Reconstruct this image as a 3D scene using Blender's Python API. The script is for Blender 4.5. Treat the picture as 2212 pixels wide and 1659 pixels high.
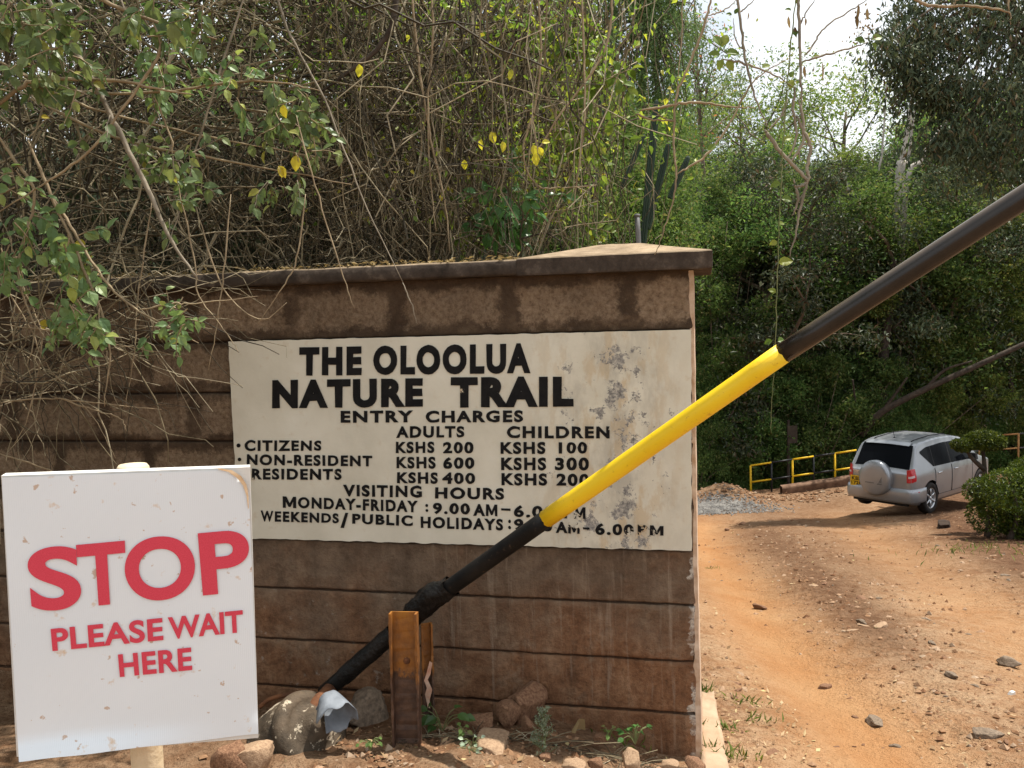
import bpy, math, random
import numpy as np
from mathutils import Matrix, Vector, noise as mnoise
for o in list(bpy.data.objects): bpy.data.objects.remove(o)
S = bpy.context.scene; COL = S.collection
PI = math.pi; R_ = math.radians

# ------------------------------------------------------------------ camera, sky, sun, exposure
FPX, CX, CY = 1850.0, 1106.0, 829.5                 # focal length and centre of the photograph, in its displayed pixels (2212 wide)
CAM = np.array([0.0, 0.0, 1.6])
def _rx(a): c, s = math.cos(a), math.sin(a); return np.array([[1,0,0],[0,c,-s],[0,s,c]])
def _rz(a): c, s = math.cos(a), math.sin(a); return np.array([[c,-s,0],[s,c,0],[0,0,1]])
CR = _rx(PI/2 + R_(-4.0)) @ _rz(R_(-1.65))
cd = bpy.data.cameras.new('camera'); co = bpy.data.objects.new('camera', cd); COL.objects.link(co)
cd.sensor_width = 36; cd.lens = 36*FPX/2212; cd.clip_start = .05; cd.clip_end = 1500
m4 = Matrix([list(CR[i]) + [CAM[i]] for i in range(3)] + [[0,0,0,1]]); co.matrix_world = m4
S.camera = co
SUN_EL, SUN_AZ = 69.0, 66.0                          # azimuth clockwise from +Y (straight ahead)
world = bpy.data.worlds.new('World'); S.world = world; world.use_nodes = True
wn = world.node_tree; bg = wn.nodes['Background']
sky = wn.nodes.new('ShaderNodeTexSky'); sky.sky_type = 'NISHITA'; sky.sun_disc = False
sky.sun_elevation = R_(SUN_EL); sky.sun_rotation = R_(SUN_AZ); sky.dust_density = 2.0; sky.air_density = 1.0
tc = wn.nodes.new('ShaderNodeTexCoord'); nz = wn.nodes.new('ShaderNodeTexNoise'); nz.inputs['Scale'].default_value = 2.6; nz.inputs['Detail'].default_value = 6
rp = wn.nodes.new('ShaderNodeValToRGB'); rp.color_ramp.elements[0].position = .40; rp.color_ramp.elements[1].position = .56
rp.color_ramp.elements[0].color = (.45,.45,.45,1)
mx = wn.nodes.new('ShaderNodeMix'); mx.data_type = 'RGBA'
wn.links.new(tc.outputs['Generated'], nz.inputs['Vector']); wn.links.new(nz.outputs['Fac'], rp.inputs['Fac'])
wn.links.new(rp.outputs['Color'], mx.inputs['Factor']); wn.links.new(sky.outputs['Color'], mx.inputs['A'])
mx.inputs['B'].default_value = (9.6, 10.0, 10.3, 1)    # thin bright cloud
wn.links.new(mx.outputs['Result'], bg.inputs['Color']); bg.inputs['Strength'].default_value = 0.085
sl = bpy.data.lights.new('sun', 'SUN'); so = bpy.data.objects.new('sun', sl); COL.objects.link(so)
sl.energy = 4.9; sl.angle = R_(0.6); sl.color = (1.0, .945, .85)
sd = Vector((math.sin(R_(SUN_AZ))*math.cos(R_(SUN_EL)), math.cos(R_(SUN_AZ))*math.cos(R_(SUN_EL)), math.sin(R_(SUN_EL))))
so.rotation_euler = sd.to_track_quat('Z', 'Y').to_euler(); so.location = (8, 8, 30)
S.view_settings.view_transform = 'Standard'; S.view_settings.look = 'None'; S.view_settings.exposure = 0.62; S.view_settings.gamma = 1
S.cycles.max_bounces = 6; S.cycles.diffuse_bounces = 3; S.cycles.transmission_bounces = 4; S.cycles.transparent_max_bounces = 8
S.cycles.caustics_reflective = False; S.cycles.caustics_refractive = False

# ------------------------------------------------------------------ helpers
rng = np.random.default_rng(7)
def ray(u, v): return CR @ np.array([(u-CX)/FPX, -(v-CY)/FPX, -1.0])
def U(u, v, d): return CAM + ray(u, v)*d
def on_plane(u, v, P, n):
    k = ray(u, v); return CAM + k*(np.dot(P-CAM, n)/np.dot(k, n))
def sstep(x, a=0.0, b=1.0):
    t = np.clip((np.asarray(x, float)-a)/(b-a), 0, 1); return t*t*(3-2*t)
def unit(a): a = np.asarray(a, float); return a/np.maximum(np.linalg.norm(a, axis=-1, keepdims=True), 1e-9)
def fbm(x, y, z=0.0, o=4):
    return mnoise.fractal((x, y, z), 1.0, 2.0, o)

MATS = {}
class NT:
    def __init__(s, name):
        s.m = bpy.data.materials.new(name); s.m.use_nodes = True; s.t = s.m.node_tree; s.t.nodes.clear()
        s.out = s.n('ShaderNodeOutputMaterial'); MATS[name] = s.m
    def n(s, typ, **kw):
        nd = s.t.nodes.new(typ)
        for k, v in kw.items(): setattr(nd, k, v)
        return nd
    def set(s, sock, v):
        if hasattr(v, 'is_output'): s.t.links.new(v, sock)
        elif isinstance(v, (tuple, list)): sock.default_value = tuple(v) if len(v) != 3 or sock.type == 'VECTOR' else (*v, 1)
        else: sock.default_value = v
    def coord(s, scale=(1,1,1), kind='Object', loc=(0,0,0)):
        c = s.n('ShaderNodeTexCoord'); mp = s.n('ShaderNodeMapping'); s.t.links.new(c.outputs[kind], mp.inputs['Vector'])
        mp.inputs['Scale'].default_value = scale; mp.inputs['Location'].default_value = loc; return mp.outputs['Vector']
    def noise(s, scale, detail=5, vec=None, rough=.55, dist=0):
        nd = s.n('ShaderNodeTexNoise'); nd.inputs['Scale'].default_value = scale; nd.inputs['Detail'].default_value = detail
        nd.inputs['Roughness'].default_value = rough; nd.inputs['Distortion'].default_value = dist
        s.set(nd.inputs['Vector'], vec if vec is not None else s.coord()); return nd.outputs['Fac']
    def ramp(s, f, stops):
        r = s.n('ShaderNodeValToRGB'); e = r.color_ramp.elements
        while len(e) < len(stops): e.new(.5)
        for el, (p, c) in zip(e, stops):
            el.position = p; el.color = (c, c, c, 1) if isinstance(c, (int, float)) else (*c, 1)
        s.set(r.inputs['Fac'], f); return r.outputs['Color']
    def mix(s, f, a, b, mode='MIX'):
        m = s.n('ShaderNodeMix', data_type='RGBA', blend_type=mode); s.set(m.inputs['Factor'], f); s.set(m.inputs['A'], a); s.set(m.inputs['B'], b); return m.outputs['Result']
    def math(s, op, a, b=0.0, c=None):
        m = s.n('ShaderNodeMath', operation=op); s.set(m.inputs[0], a); s.set(m.inputs[1], b)
        if c is not None: s.set(m.inputs[2], c)
        return m.outputs[0]
    def sep(s, vec):
        x = s.n('ShaderNodeSeparateXYZ'); s.set(x.inputs[0], vec); return x.outputs
    def bump(s, h, strength=.3, dist=.01):
        b = s.n('ShaderNodeBump'); s.set(b.inputs['Height'], h); b.inputs['Strength'].default_value = strength; b.inputs['Distance'].default_value = dist; return b.outputs['Normal']
    def bsdf(s, color, rough=.8, metal=0, normal=None, spec=.3, coat=0):
        p = s.n('ShaderNodeBsdfPrincipled'); s.set(p.inputs['Base Color'], color); s.set(p.inputs['Roughness'], rough); s.set(p.inputs['Metallic'], metal)
        p.inputs['Specular IOR Level'].default_value = spec; p.inputs['Coat Weight'].default_value = coat
        if normal is not None: s.set(p.inputs['Normal'], normal)
        return p.outputs[0]
    def done(s, sh): s.set(s.out.inputs['Surface'], sh); return s.m
def simple(name, c1, c2=None, scale=6, rough=.7, metal=0, bump=0, bscale=40, spec=.3, coat=0, stops=(.35,.65)):
    t = NT(name); c2 = c2 or c1
    col = t.ramp(t.noise(scale), [(stops[0], c1), (stops[1], c2)]) if c1 != c2 else c1
    nrm = t.bump(t.noise(bscale), bump, .01) if bump else None
    return t.done(t.bsdf(col, rough, metal, nrm, spec, coat))
def leafmat(name, cols, trans=.35, rough=.45, spec=.35):
    """cols: list of (position, colour) picked at random per leaf"""
    t = NT(name); g = t.n('ShaderNodeNewGeometry'); oi = t.n('ShaderNodeObjectInfo')
    col = t.ramp(g.outputs['Random Per Island'], cols)
    hs = t.n('ShaderNodeHueSaturation'); t.set(hs.inputs['Color'], col)
    t.set(hs.inputs['Value'], t.math('MULTIPLY_ADD', oi.outputs['Random'], .5, .75)); t.set(hs.inputs['Hue'], t.math('MULTIPLY_ADD', oi.outputs['Random'], .03, .485))
    c = hs.outputs['Color']; p = t.bsdf(c, rough, 0, None, spec)
    tr = t.n('ShaderNodeBsdfTranslucent'); t.set(tr.inputs['Color'], t.mix(.6, c, (1,1,.45), 'MULTIPLY'))
    ms = t.n('ShaderNodeMixShader'); ms.inputs[0].default_value = trans; t.set(ms.inputs[1], p); t.set(ms.inputs[2], tr.outputs[0])
    return t.done(ms.outputs[0])

INV = {}                                            # world -> local matrix of each thing
def mk(name, V, quads=None, tris=None, mat=None, smooth=False, ngons=None):
    V = np.asarray(V, np.float32); me = bpy.data.meshes.new(name)
    parts = []; sizes = []
    for a, k in ((quads, 4), (tris, 3)):
        if a is not None and len(a): parts.append(np.asarray(a, np.int32).ravel()); sizes.append(np.full(len(a), k, np.int32))
    for g in (ngons or []): parts.append(np.asarray(g, np.int32)); sizes.append(np.array([len(g)], np.int32))
    L = np.concatenate(parts); sz = np.concatenate(sizes); st = np.concatenate([[0], np.cumsum(sz)[:-1]]).astype(np.int32)
    me.vertices.add(len(V)); me.vertices.foreach_set('co', V.ravel())
    me.loops.add(len(L)); me.loops.foreach_set('vertex_index', L)
    me.polygons.add(len(sz)); me.polygons.foreach_set('loop_start', st)
    me.update(calc_edges=True)
    me.polygons.foreach_set('use_smooth', np.full(len(sz), smooth, bool))
    if mat: me.materials.append(MATS[mat])
    return me
def tag(o, label=None, cat=None, group=None, kind=None):
    if label: o['label'] = label
    if cat: o['category'] = cat
    if group: o['group'] = group
    if kind: o['kind'] = kind
    return o
def thing(name, label, cat, loc=(0,0,0), rz=0.0, group=None, scale=1.0):
    o = bpy.data.objects.new(name, None); COL.objects.link(o); o.empty_display_size = .2
    o.location = [float(a) for a in loc]; o.rotation_euler = (0,0,rz); o.scale = (scale,)*3
    M = np.eye(4); M[:3,:3] = _rz(rz)*scale; M[:3,3] = loc; INV[o.name] = np.linalg.inv(M)
    return tag(o, label, cat, group)
class MB:
    """collects shapes and links them as ONE mesh object"""
    def __init__(s): s.V = []; s.Q = []; s.T = []; s.N = []; s.n = 0
    def add(s, V, quads=None, tris=None, ngons=None):
        V = np.asarray(V, float).reshape(-1, 3); s.V.append(V)
        if quads is not None and len(quads): s.Q.append(np.asarray(quads, int) + s.n)
        if tris is not None and len(tris): s.T.append(np.asarray(tris, int) + s.n)
        for g in (ngons or []): s.N.append([i + s.n for i in g])
        s.n += len(V); return s
    def box(s, c, size, M=None, taper=1.0):
        x, y, z = np.array(size)/2.0
        V = np.array([[-x,-y,-z],[x,-y,-z],[x,y,-z],[-x,y,-z],[-x*taper,-y*taper,z],[x*taper,-y*taper,z],[x*taper,y*taper,z],[-x*taper,y*taper,z]])
        if M is not None: V = V @ np.asarray(M).T
        return s.add(V + np.asarray(c), [[0,3,2,1],[4,5,6,7],[0,1,5,4],[1,2,6,5],[2,3,7,6],[3,0,4,7]])
    def tube(s, pts, r, k=6, cap=True):
        pts = np.asarray(pts, float); n = len(pts); r = np.atleast_1d(np.asarray(r, float)); r = np.interp(np.linspace(0,1,n), np.linspace(0,1,len(r)), r) if len(r) > 1 else np.full(n, r[0])
        T = unit(np.gradient(pts, axis=0)); ref = np.array([0,0,1.0]) if abs(T[:,2]).mean() < .75 else np.array([.8,.6,0])
        A = unit(np.cross(T, ref)); B = np.cross(T, A); a = np.arange(k)*2*PI/k
        V = pts[:,None,:] + r[:,None,None]*(np.cos(a)[None,:,None]*A[:,None,:] + np.sin(a)[None,:,None]*B[:,None,:])
        i = np.arange(n-1)[:,None]*k; j = np.arange(k)[None,:]; j2 = (j+1) % k
        Q = np.stack([i+j, i+j2, i+k+j2, i+k+j], -1).reshape(-1, 4)
        return s.add(V.reshape(-1,3), Q, ngons=[list(range(k))[::-1], list(range((n-1)*k, n*k))] if cap else None)
    def grid(s, P):
        P = np.asarray(P, float); a, b = P.shape[:2]; i = np.arange(a-1)[:,None]*b; j = np.arange(b-1)[None,:]
        return s.add(P.reshape(-1,3), np.stack([i+j, i+j+1, i+b+j+1, i+b+j], -1).reshape(-1,4))
    def lathe(s, prof, M=None, c=(0,0,0), k=24):
        prof = np.asarray(prof, float); a = np.arange(k)*2*PI/k; n = len(prof)
        V = np.stack([prof[:,0,None]*np.cos(a), prof[:,0,None]*np.sin(a), np.repeat(prof[:,1,None], k, 1)], -1).reshape(-1,3)
        if M is not None: V = V @ np.asarray(M).T
        i = np.arange(n-1)[:,None]*k; j = np.arange(k)[None,:]; j2 = (j+1) % k
        return s.add(V + np.asarray(c), np.stack([i+j, i+j2, i+k+j2, i+k+j], -1).reshape(-1,4))
    def mesh(s, name, mat, smooth=False, inv=None):
        V = np.concatenate(s.V)
        if inv is not None: V = V @ inv[:3,:3].T + inv[:3,3]
        return mk(name, V, np.concatenate(s.Q) if s.Q else None, np.concatenate(s.T) if s.T else None, mat, smooth, s.N)
    def build(s, name, mat, parent=None, smooth=False, local=False, loc=None):
        inv = None
        if parent is not None and not local:
            inv = INV[parent.name]
        elif loc is not None:
            M = np.eye(4); M[:3,3] = loc; inv = np.linalg.inv(M)
        o = bpy.data.objects.new(name, s.mesh(name, mat, smooth, inv)); COL.objects.link(o)
        if parent is not None: o.parent = parent; INV[o.name] = np.eye(4) if local else INV[parent.name]
        elif loc is not None: o.location = [float(a) for a in loc]
        return o
def rotto(z):                                        # matrix whose Z axis is z
    z = unit(z); a = np.array([0,0,1.0]) if abs(z[2]) < .9 else np.array([1.0,0,0]); x = unit(np.cross(a, z)); return np.stack([x, np.cross(z, x), z], 1)
def curve_pts(P, n=12):                              # smooth curve through points
    P = np.asarray(P, float); m = len(P)
    if m < 3: return np.linspace(P[0], P[-1], n)
    E = np.concatenate([[2*P[0]-P[1]], P, [2*P[-1]-P[-2]]]); out = []
    for i in range(m-1):
        p0, p1, p2, p3 = E[i:i+4]
        for t in np.linspace(0, 1, n, endpoint=(i == m-2)):
            out.append(.5*((2*p1) + (p2-p0)*t + (2*p0-5*p1+4*p2-p3)*t*t + (3*p1-p0-3*p2+p3)*t**3))
    return np.array(out)
def leaves(mb, P, D, N, L, W, fine=False, curl=.15):
    """many leaves: base points P, directions D, normals N, lengths L, widths W"""
    P = np.asarray(P, float); n = len(P); D = unit(D); N = np.asarray(N, float); N = unit(N - (N*D).sum(1, keepdims=True)*D); X = np.cross(D, N)
    L = np.broadcast_to(np.asarray(L, float), (n,))[:,None]; W = np.broadcast_to(np.asarray(W, float), (n,))[:,None]
    if not fine:
        mid = P + D*L*.45; up = N*W*.16
        V = np.stack([P, mid + X*W*.5 + up, P + D*L - N*L*curl, mid - X*W*.5 + up], 1)
        b = np.arange(n)[:,None]*4
        mb.add(V.reshape(-1,3), None, np.concatenate([b+[0,2,1], b+[0,3,2]]))
    else:
        def pt(t, w, upk=.14): return P + D*L*t - N*L*curl*t*t*1.6 + X*W*w + N*W*upk*(abs(w) > 0)
        V = np.stack([pt(0,0), pt(.22,.36), pt(.5,.5), pt(.78,.30), pt(1,0), pt(.78,-.30), pt(.5,-.5), pt(.22,-.36), pt(.3,0), pt(.65,0)], 1)
        b = np.arange(n)[:,None]*10
        mb.add(V.reshape(-1,3), np.concatenate([b+[8,2,1,0][::1], b+[9,3,2,8], b+[0,7,6,8], b+[8,6,5,9]]), np.concatenate([b+[9,4,3], b+[9,5,4]]))
    return mb
def rdir(n, up=0.0):
    d = rng.normal(size=(n,3)); d = unit(d); d[:,2] += up; return unit(d)
# ------------------------------------------------------------------ materials
def soil_mat():
    t = NT('soil'); v = t.coord(); at = t.n('ShaderNodeAttribute', attribute_name='track'); ad = t.n('ShaderNodeAttribute', attribute_name='zone')
    f = t.noise(.9, 6, v); g = t.noise(9, 6, v, .65); h = t.noise(60, 4, v, .7)
    base = t.ramp(f, [(.30, (.17,.082,.042)), (.48, (.31,.175,.094)), (.66, (.42,.28,.170))])
    base = t.mix(t.ramp(t.noise(.55, 5, t.coord((1,.6,1),loc=(3,1,0)), .6), [(.36, .55), (.52, 0)]), base, (.15,.066,.030))
    base = t.mix(t.ramp(g, [(.38, 0), (.66, .7)]), base, (.45,.325,.21))
    base = t.mix(t.ramp(h, [(.30, .75), (.52, 0)]), base, (.12,.055,.028))
    orange = t.ramp(t.noise(3, 6, t.coord((1,.35,1))), [(.3, (.385,.180,.070)), (.7, (.445,.25,.118))])
    base = t.mix(t.math('MULTIPLY', at.outputs['Fac'], .9), base, orange)
    rgb = t.sep(ad.outputs['Vector'])
    base = t.mix(rgb[0], base, t.ramp(g, [(.3, (.075,.037,.021)), (.7, (.175,.095,.055))]))        # darker humus soil, and the shade painted in under the hedge
    base = t.mix(rgb[1], base, t.ramp(g, [(.3, (.028,.04,.014)), (.7, (.07,.085,.03))]))        # forest floor
    vr = t.n('ShaderNodeTexVoronoi'); vr.inputs['Scale'].default_value = 26; t.set(vr.inputs['Vector'], v)
    ht = t.math('ADD', t.math('MULTIPLY', h, .5), t.math('ADD', g, t.math('MULTIPLY', vr.outputs['Distance'], t.math('SUBTRACT', .35, t.math('MULTIPLY', at.outputs['Fac'], .3)))))
    return t.done(t.bsdf(base, .95, 0, t.bump(ht, 1.0, .05), .05))
soil_mat()
def wall_mat():
    t = NT('wall_stone'); v = t.coord(); x, y, z = t.sep(v)
    vv = t.n('ShaderNodeCombineXYZ'); w1 = t.noise(7, 8, v, .78)
    wob = t.math('MULTIPLY', t.math('SUBTRACT', w1, .5), .20)
    t.set(vv.inputs[0], t.math('ADD', x, wob)); t.set(vv.inputs[1], t.math('ADD', z, t.math('ADD', wob, 2.19)))
    br = t.n('ShaderNodeTexBrick'); br.offset = .5; t.set(br.inputs['Vector'], vv.outputs[0]); br.inputs['Scale'].default_value = 1
    br.inputs['Brick Width'].default_value = .50; br.inputs['Row Height'].default_value = .2345; br.inputs['Mortar Size'].default_value = .058; br.inputs['Mortar Smooth'].default_value = .55
    br.inputs['Color1'].default_value = (1,1,1,1); br.inputs['Color2'].default_value = (.6,.6,.6,1); br.inputs['Mortar'].default_value = (0,0,0,1)
    fine = t.noise(45, 6, v, .75); big = t.noise(2.2, 5, v, .6); med = t.noise(9, 6, v, .7)
    stone = t.ramp(fine, [(.30, (.10,.065,.042)), (.46, (.22,.155,.102)), (.70, (.37,.28,.195))])
    mort = t.ramp(med, [(.3, (.042,.028,.019)), (.55, (.082,.055,.036)), (.8, (.15,.105,.07))])
    m = t.math('MULTIPLY', br.outputs['Color'], t.ramp(big, [(.30, .45), (.55, 1.0)]))
    upper = t.mix(m, mort, stone)
    red = t.ramp(med, [(.28, (.12,.056,.029)), (.5, (.235,.118,.062)), (.72, (.34,.20,.115))])
    red = t.mix(t.ramp(fine, [(.35, .5), (.55, 0)]), red, (.07,.035,.02))
    grey = t.ramp(med, [(.3, (.09,.060,.041)), (.7, (.23,.165,.115))])
    low = t.mix(t.ramp(t.math('ADD', t.math('MULTIPLY', big, .8), t.math('MULTIPLY', z, .5)), [(.42, 1), (.68, 0)]), grey, red)
    k = t.ramp(t.math('ADD', z, t.math('MULTIPLY', t.math('SUBTRACT', big, .5), .25)), [(.60, 0), (.74, 1)])
    col = t.mix(k, low, upper)
    # pale vertical runs below the painted panel, lime spots near the corner and low left
    sv = t.coord((26,1,1.6)); streak = t.ramp(t.noise(1.0, 5, sv, .65), [(.56, 0), (.72, 1)]); dstreak = t.ramp(t.noise(1.0, 5, t.coord((9,1,1.1),loc=(4,0,2)), .65), [(.52, 0), (.70, 1)])
    zone = t.math('MULTIPLY', t.ramp(x, [(0, 0), (1, 1)]) if False else t.math('GREATER_THAN', x, -1.15), t.math('LESS_THAN', z, .66))
    col = t.mix(t.math('MULTIPLY', dstreak, .42), col, t.ramp(fine, [(.3, (.035,.022,.015)), (.7, (.09,.058,.038))]))
    pale = t.ramp(t.noise(5.5, 8, t.coord((1,1,1),loc=(7,3,1)), .72), [(.56, 0), (.66, .55)]); col = t.mix(pale, col, t.ramp(fine, [(.3, (.13,.085,.055)), (.7, (.33,.24,.165))]))
    col = t.mix(t.math('MULTIPLY', t.math('MULTIPLY', streak, zone), .45), col, (.42,.34,.26))
    spots = t.ramp(t.noise(16, 5, v, .6), [(.62, 0), (.68, 1)])
    sz = t.math('MULTIPLY', t.math('LESS_THAN', x, -1.25), t.math('MULTIPLY', t.math('LESS_THAN', z, .42), t.math('GREATER_THAN', x, -2.0)))
    col = t.mix(t.math('MULTIPLY', t.math('MULTIPLY', spots, sz), .5), col, (.36,.32,.27))
    chip = t.math('GREATER_THAN', t.math('ADD', x, t.math('MULTIPLY', t.noise(13, 5, t.coord((.2,1,1)), .7), .12)), .037)
    chip = t.math('MULTIPLY', t.math('MULTIPLY', chip, t.math('LESS_THAN', z, .62)), t.ramp(t.noise(6.5, 4, t.coord((.1,1,1),loc=(2,2,5))), [(.46, 0), (.52, 1)]))
    col = t.mix(t.math('MULTIPLY', chip, .85), col, t.ramp(fine, [(.4, (.20,.18,.16)), (.55, (.62,.56,.48))]))
    for jz in (1.557, 1.325, 1.10, .875, .65, .42, .18, -.045):
        dj = t.math('ABSOLUTE', t.math('SUBTRACT', t.math('ADD', z, t.math('MULTIPLY', t.math('SUBTRACT', med, .5), .012)), jz))
        col = t.mix(t.math('MULTIPLY', t.math('LESS_THAN', dj, .0046), .75), col, (.022,.013,.009))
    return t.done(t.bsdf(col, .92, 0, t.bump(t.math('ADD', fine, t.math('MULTIPLY', med, 1.4)), .85, .014), .12))
wall_mat()
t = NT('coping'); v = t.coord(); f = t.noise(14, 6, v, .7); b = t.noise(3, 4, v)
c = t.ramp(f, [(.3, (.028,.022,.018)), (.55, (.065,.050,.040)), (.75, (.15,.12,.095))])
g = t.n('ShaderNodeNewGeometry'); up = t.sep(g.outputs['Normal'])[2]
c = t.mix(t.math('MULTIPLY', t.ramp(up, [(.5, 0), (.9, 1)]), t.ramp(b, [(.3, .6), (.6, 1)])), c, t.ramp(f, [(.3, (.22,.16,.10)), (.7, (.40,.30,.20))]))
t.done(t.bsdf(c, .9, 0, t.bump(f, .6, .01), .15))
def panel_mat(name, letter):
    t = NT(name); v = t.coord(); x, y, z = t.sep(v)
    f = t.noise(22, 6, v, .7); b = t.noise(3.2, 5, v, .6); p = t.noise(13, 8, v, .74)
    white = t.ramp(b, [(.3, (.54,.51,.42)), (.55, (.63,.60,.505)), (.8, (.69,.665,.575))])
    white = t.mix(t.ramp(f, [(.60, 0), (.74, .35)]), white, (.47,.34,.20))
    tan = t.ramp(t.noise(7, 6, t.coord((1.8,1,.7)), .7), [(.50, 0), (.58, 1)])
    # worn band: flakes crowd together towards the right edge
    xr = t.ramp(t.math('ADD', t.math('MULTIPLY', x, 1/.75), 1.0), [(.0, 0), (.30, .55), (.62, 1.0), (.88, .45), (1.0, .0)])
    low = t.ramp(t.math('SUBTRACT', 1.45, z), [(.0, .55), (.5, .75), (.78, 1.0)])
    wear = t.math('MULTIPLY', xr, low)
    white = t.mix(t.math('MULTIPLY', t.math('MULTIPLY', tan, wear), .75), white, (.50,.385,.24))
    mild = t.ramp(t.noise(5, 7, t.coord((1.6,1,.8),loc=(1,0,4)), .7), [(.46, 0), (.62, 1)]); white = t.mix(t.math('MULTIPLY', t.math('MULTIPLY', mild, wear), .55), white, (.30,.28,.24))
    pk = t.math('GREATER_THAN', t.math('ADD', p, t.math('MULTIPLY', wear, .215)), .74)
    if letter: pk = t.math('MULTIPLY', pk, t.math('GREATER_THAN', x, -.34))
    grey = t.ramp(t.noise(60, 5, v, .7), [(.35, (.12,.115,.11)), (.5, (.27,.26,.245)), (.62, (.46,.43,.37))])
    ink = t.ramp(f, [(.3, (.007,.007,.008)), (.7, (.018,.017,.017))])
    base = t.mix(pk, ink if letter else white, grey if not letter else white)
    if letter:
        lp = t.math('GREATER_THAN', t.math('ADD', t.noise(11, 6, v, .7), t.math('MULTIPLY', t.math('MULTIPLY', wear, t.math('GREATER_THAN', x, -.52)), .15)), .70)
        base = t.mix(lp, ink, t.mix(tan, white, (.46,.36,.24)))
    return t.done(t.bsdf(base, .75, 0, t.bump(t.math('SUBTRACT', f, t.math('MULTIPLY', pk, .6)), .25, .006), .08 if letter else .2))
panel_mat('sign_plaster', False); panel_mat('sign_paint', True)
t = NT('sheet'); v = t.coord(); sp = t.noise(26, 5, v, .62); dk = t.noise(2.5, 4, v)
x, y, z = t.sep(v)
wv = t.n('ShaderNodeTexWave'); wv.inputs['Scale'].default_value = 60; t.set(wv.inputs['Vector'], t.coord((1.3,0,0)))
c = t.ramp(dk, [(.3, (.68,.725,.76)), (.7, (.74,.775,.80))])
st = t.math('MULTIPLY', t.ramp(sp, [(.625, 0), (.72, 1)]), t.ramp(t.math('ADD', z, 1), [(.0, 1), (1.0, 1)]) if False else .75)
c = t.mix(st, c, (.60,.40,.22))
bt = t.noise(38, 3, v, .6); c = t.mix(t.math('MULTIPLY', t.ramp(bt, [(.665, 0), (.70, 1)]), .7), c, (.45,.26,.13))
t.done(t.bsdf(c, .45, 0, t.bump(wv.outputs['Fac'], .06, .003), .4))
simple('board_wood', (.55,.48,.36), (.70,.64,.52), 8, .8, bump=.2)
simple('edge_paint', (.62,.60,.55), (.74,.72,.68), 12, .7, bump=.2)
simple('torn_edge', (.40,.24,.12), (.62,.46,.30), 30, .8)
t = NT('red_print'); c = t.ramp(t.noise(420, 2), [(.3, (.58,.035,.065)), (.7, (.67,.06,.10))]); t.done(t.bsdf(c, .5, 0, None, .4))
simple('post_wood', (.58,.46,.30), (.72,.60,.43), 10, .75, bump=.3, bscale=60)
t = NT('black_paint'); v = t.coord(); c = t.ramp(t.noise(6, 5, v), [(.35, (.006,.006,.0065)), (.7, (.018,.016,.014))])
c = t.mix(t.ramp(t.noise(35, 5, v, .7), [(.60, 0), (.72, .5)]), c, (.13,.085,.055)); t.done(t.bsdf(c, t.ramp(t.noise(20, 4, v), [(.3, .4), (.7, .6)]), 0, t.bump(t.noise(90, 3, v), .12, .003), .12))
t = NT('dusty_black'); v = t.coord(); c = t.ramp(t.noise(7, 6, v, .65), [(.3, (.012,.010,.009)), (.7, (.030,.023,.018))]); g = t.n('ShaderNodeNewGeometry'); up = t.sep(g.outputs['Normal'])[2]
c = t.mix(t.math('MULTIPLY', t.ramp(up, [(.35, 0), (.95, .8)]), t.ramp(t.noise(9, 5, v), [(.3, .5), (.6, 1)])), c, (.17,.125,.085)); t.done(t.bsdf(c, .22, 0, t.bump(t.noise(120, 3, v), .05, .003), .35))
t = NT('yellow_paint'); v = t.coord(); c = t.ramp(t.noise(5, 5, v), [(.3, (.80,.53,.010)), (.7, (.86,.60,.018))])
c = t.mix(t.ramp(t.noise(42, 5, v, .7), [(.60, 0), (.70, .55)]), c, (.40,.22,.02)); t.done(t.bsdf(c, .42, 0, t.bump(t.noise(60, 4, v), .1, .004), .4))
t = NT('rusty_yellow'); v = t.coord(); x, y, z = t.sep(v)
c = t.ramp(t.noise(5, 5, t.coord((1,1,.5)), .65), [(.30, (.40,.17,.015)), (.46, (.25,.092,.013)), (.60, (.09,.036,.013))])
c = t.mix(t.ramp(t.math('ADD', z, t.math('MULTIPLY', t.noise(11, 7, v, .75), .42)), [(.46, 1), (.50, 0)]), c, t.ramp(t.noise(25, 5, v), [(.3, (.045,.022,.014)), (.7, (.11,.055,.03))]))
c = t.mix(t.ramp(t.noise(6.5, 6, t.coord((1,1,.6)), .65), [(.52, 0), (.60, .9)]), c, t.ramp(t.noise(30,4,v), [(.3,(.022,.012,.008)),(.7,(.07,.032,.016))])); t.done(t.bsdf(c, .6, .0, t.bump(t.noise(70, 5, v), .3, .006), .4))
simple('tar', (.005,.005,.005), (.014,.012,.011), 20, .4, bump=.9, bscale=60, spec=.2)
t = NT('old_steel'); v = t.coord(); c = t.ramp(t.noise(7, 6, v, .65), [(.3, (.032,.024,.016)), (.5, (.080,.058,.038)), (.75, (.15,.105,.068))])
c = t.mix(t.ramp(t.noise(16, 6, v, .7), [(.565, 0), (.60, .85)]), c, (.52,.44,.33)); t.done(t.bsdf(c, .7, .0, t.bump(t.noise(28, 6, v, .7), .8, .012), .25))
simple('rust', (.09,.036,.017), (.20,.08,.033), 25, .85, bump=.4)
simple('pale_plastic', (.10,.115,.135), (.23,.25,.28), 7, .7, spec=.2, bump=.3)
simple('peeling_tape', (.45,.2,.12), (.55,.40,.30), 20, .7)
simple('stone_brown', (.13,.062,.034), (.27,.15,.085), 9, .9, bump=.6, bscale=18)
simple('stone_grey', (.12,.090,.065), (.25,.185,.13), 7, .9, bump=.6, bscale=16)
simple('stone_pale', (.26,.165,.10), (.40,.27,.17), 9, .9, bump=.5, bscale=20)
simple('stone_dark', (.022,.014,.010), (.055,.034,.022), 9, .95, bump=.6, bscale=18)
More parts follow.
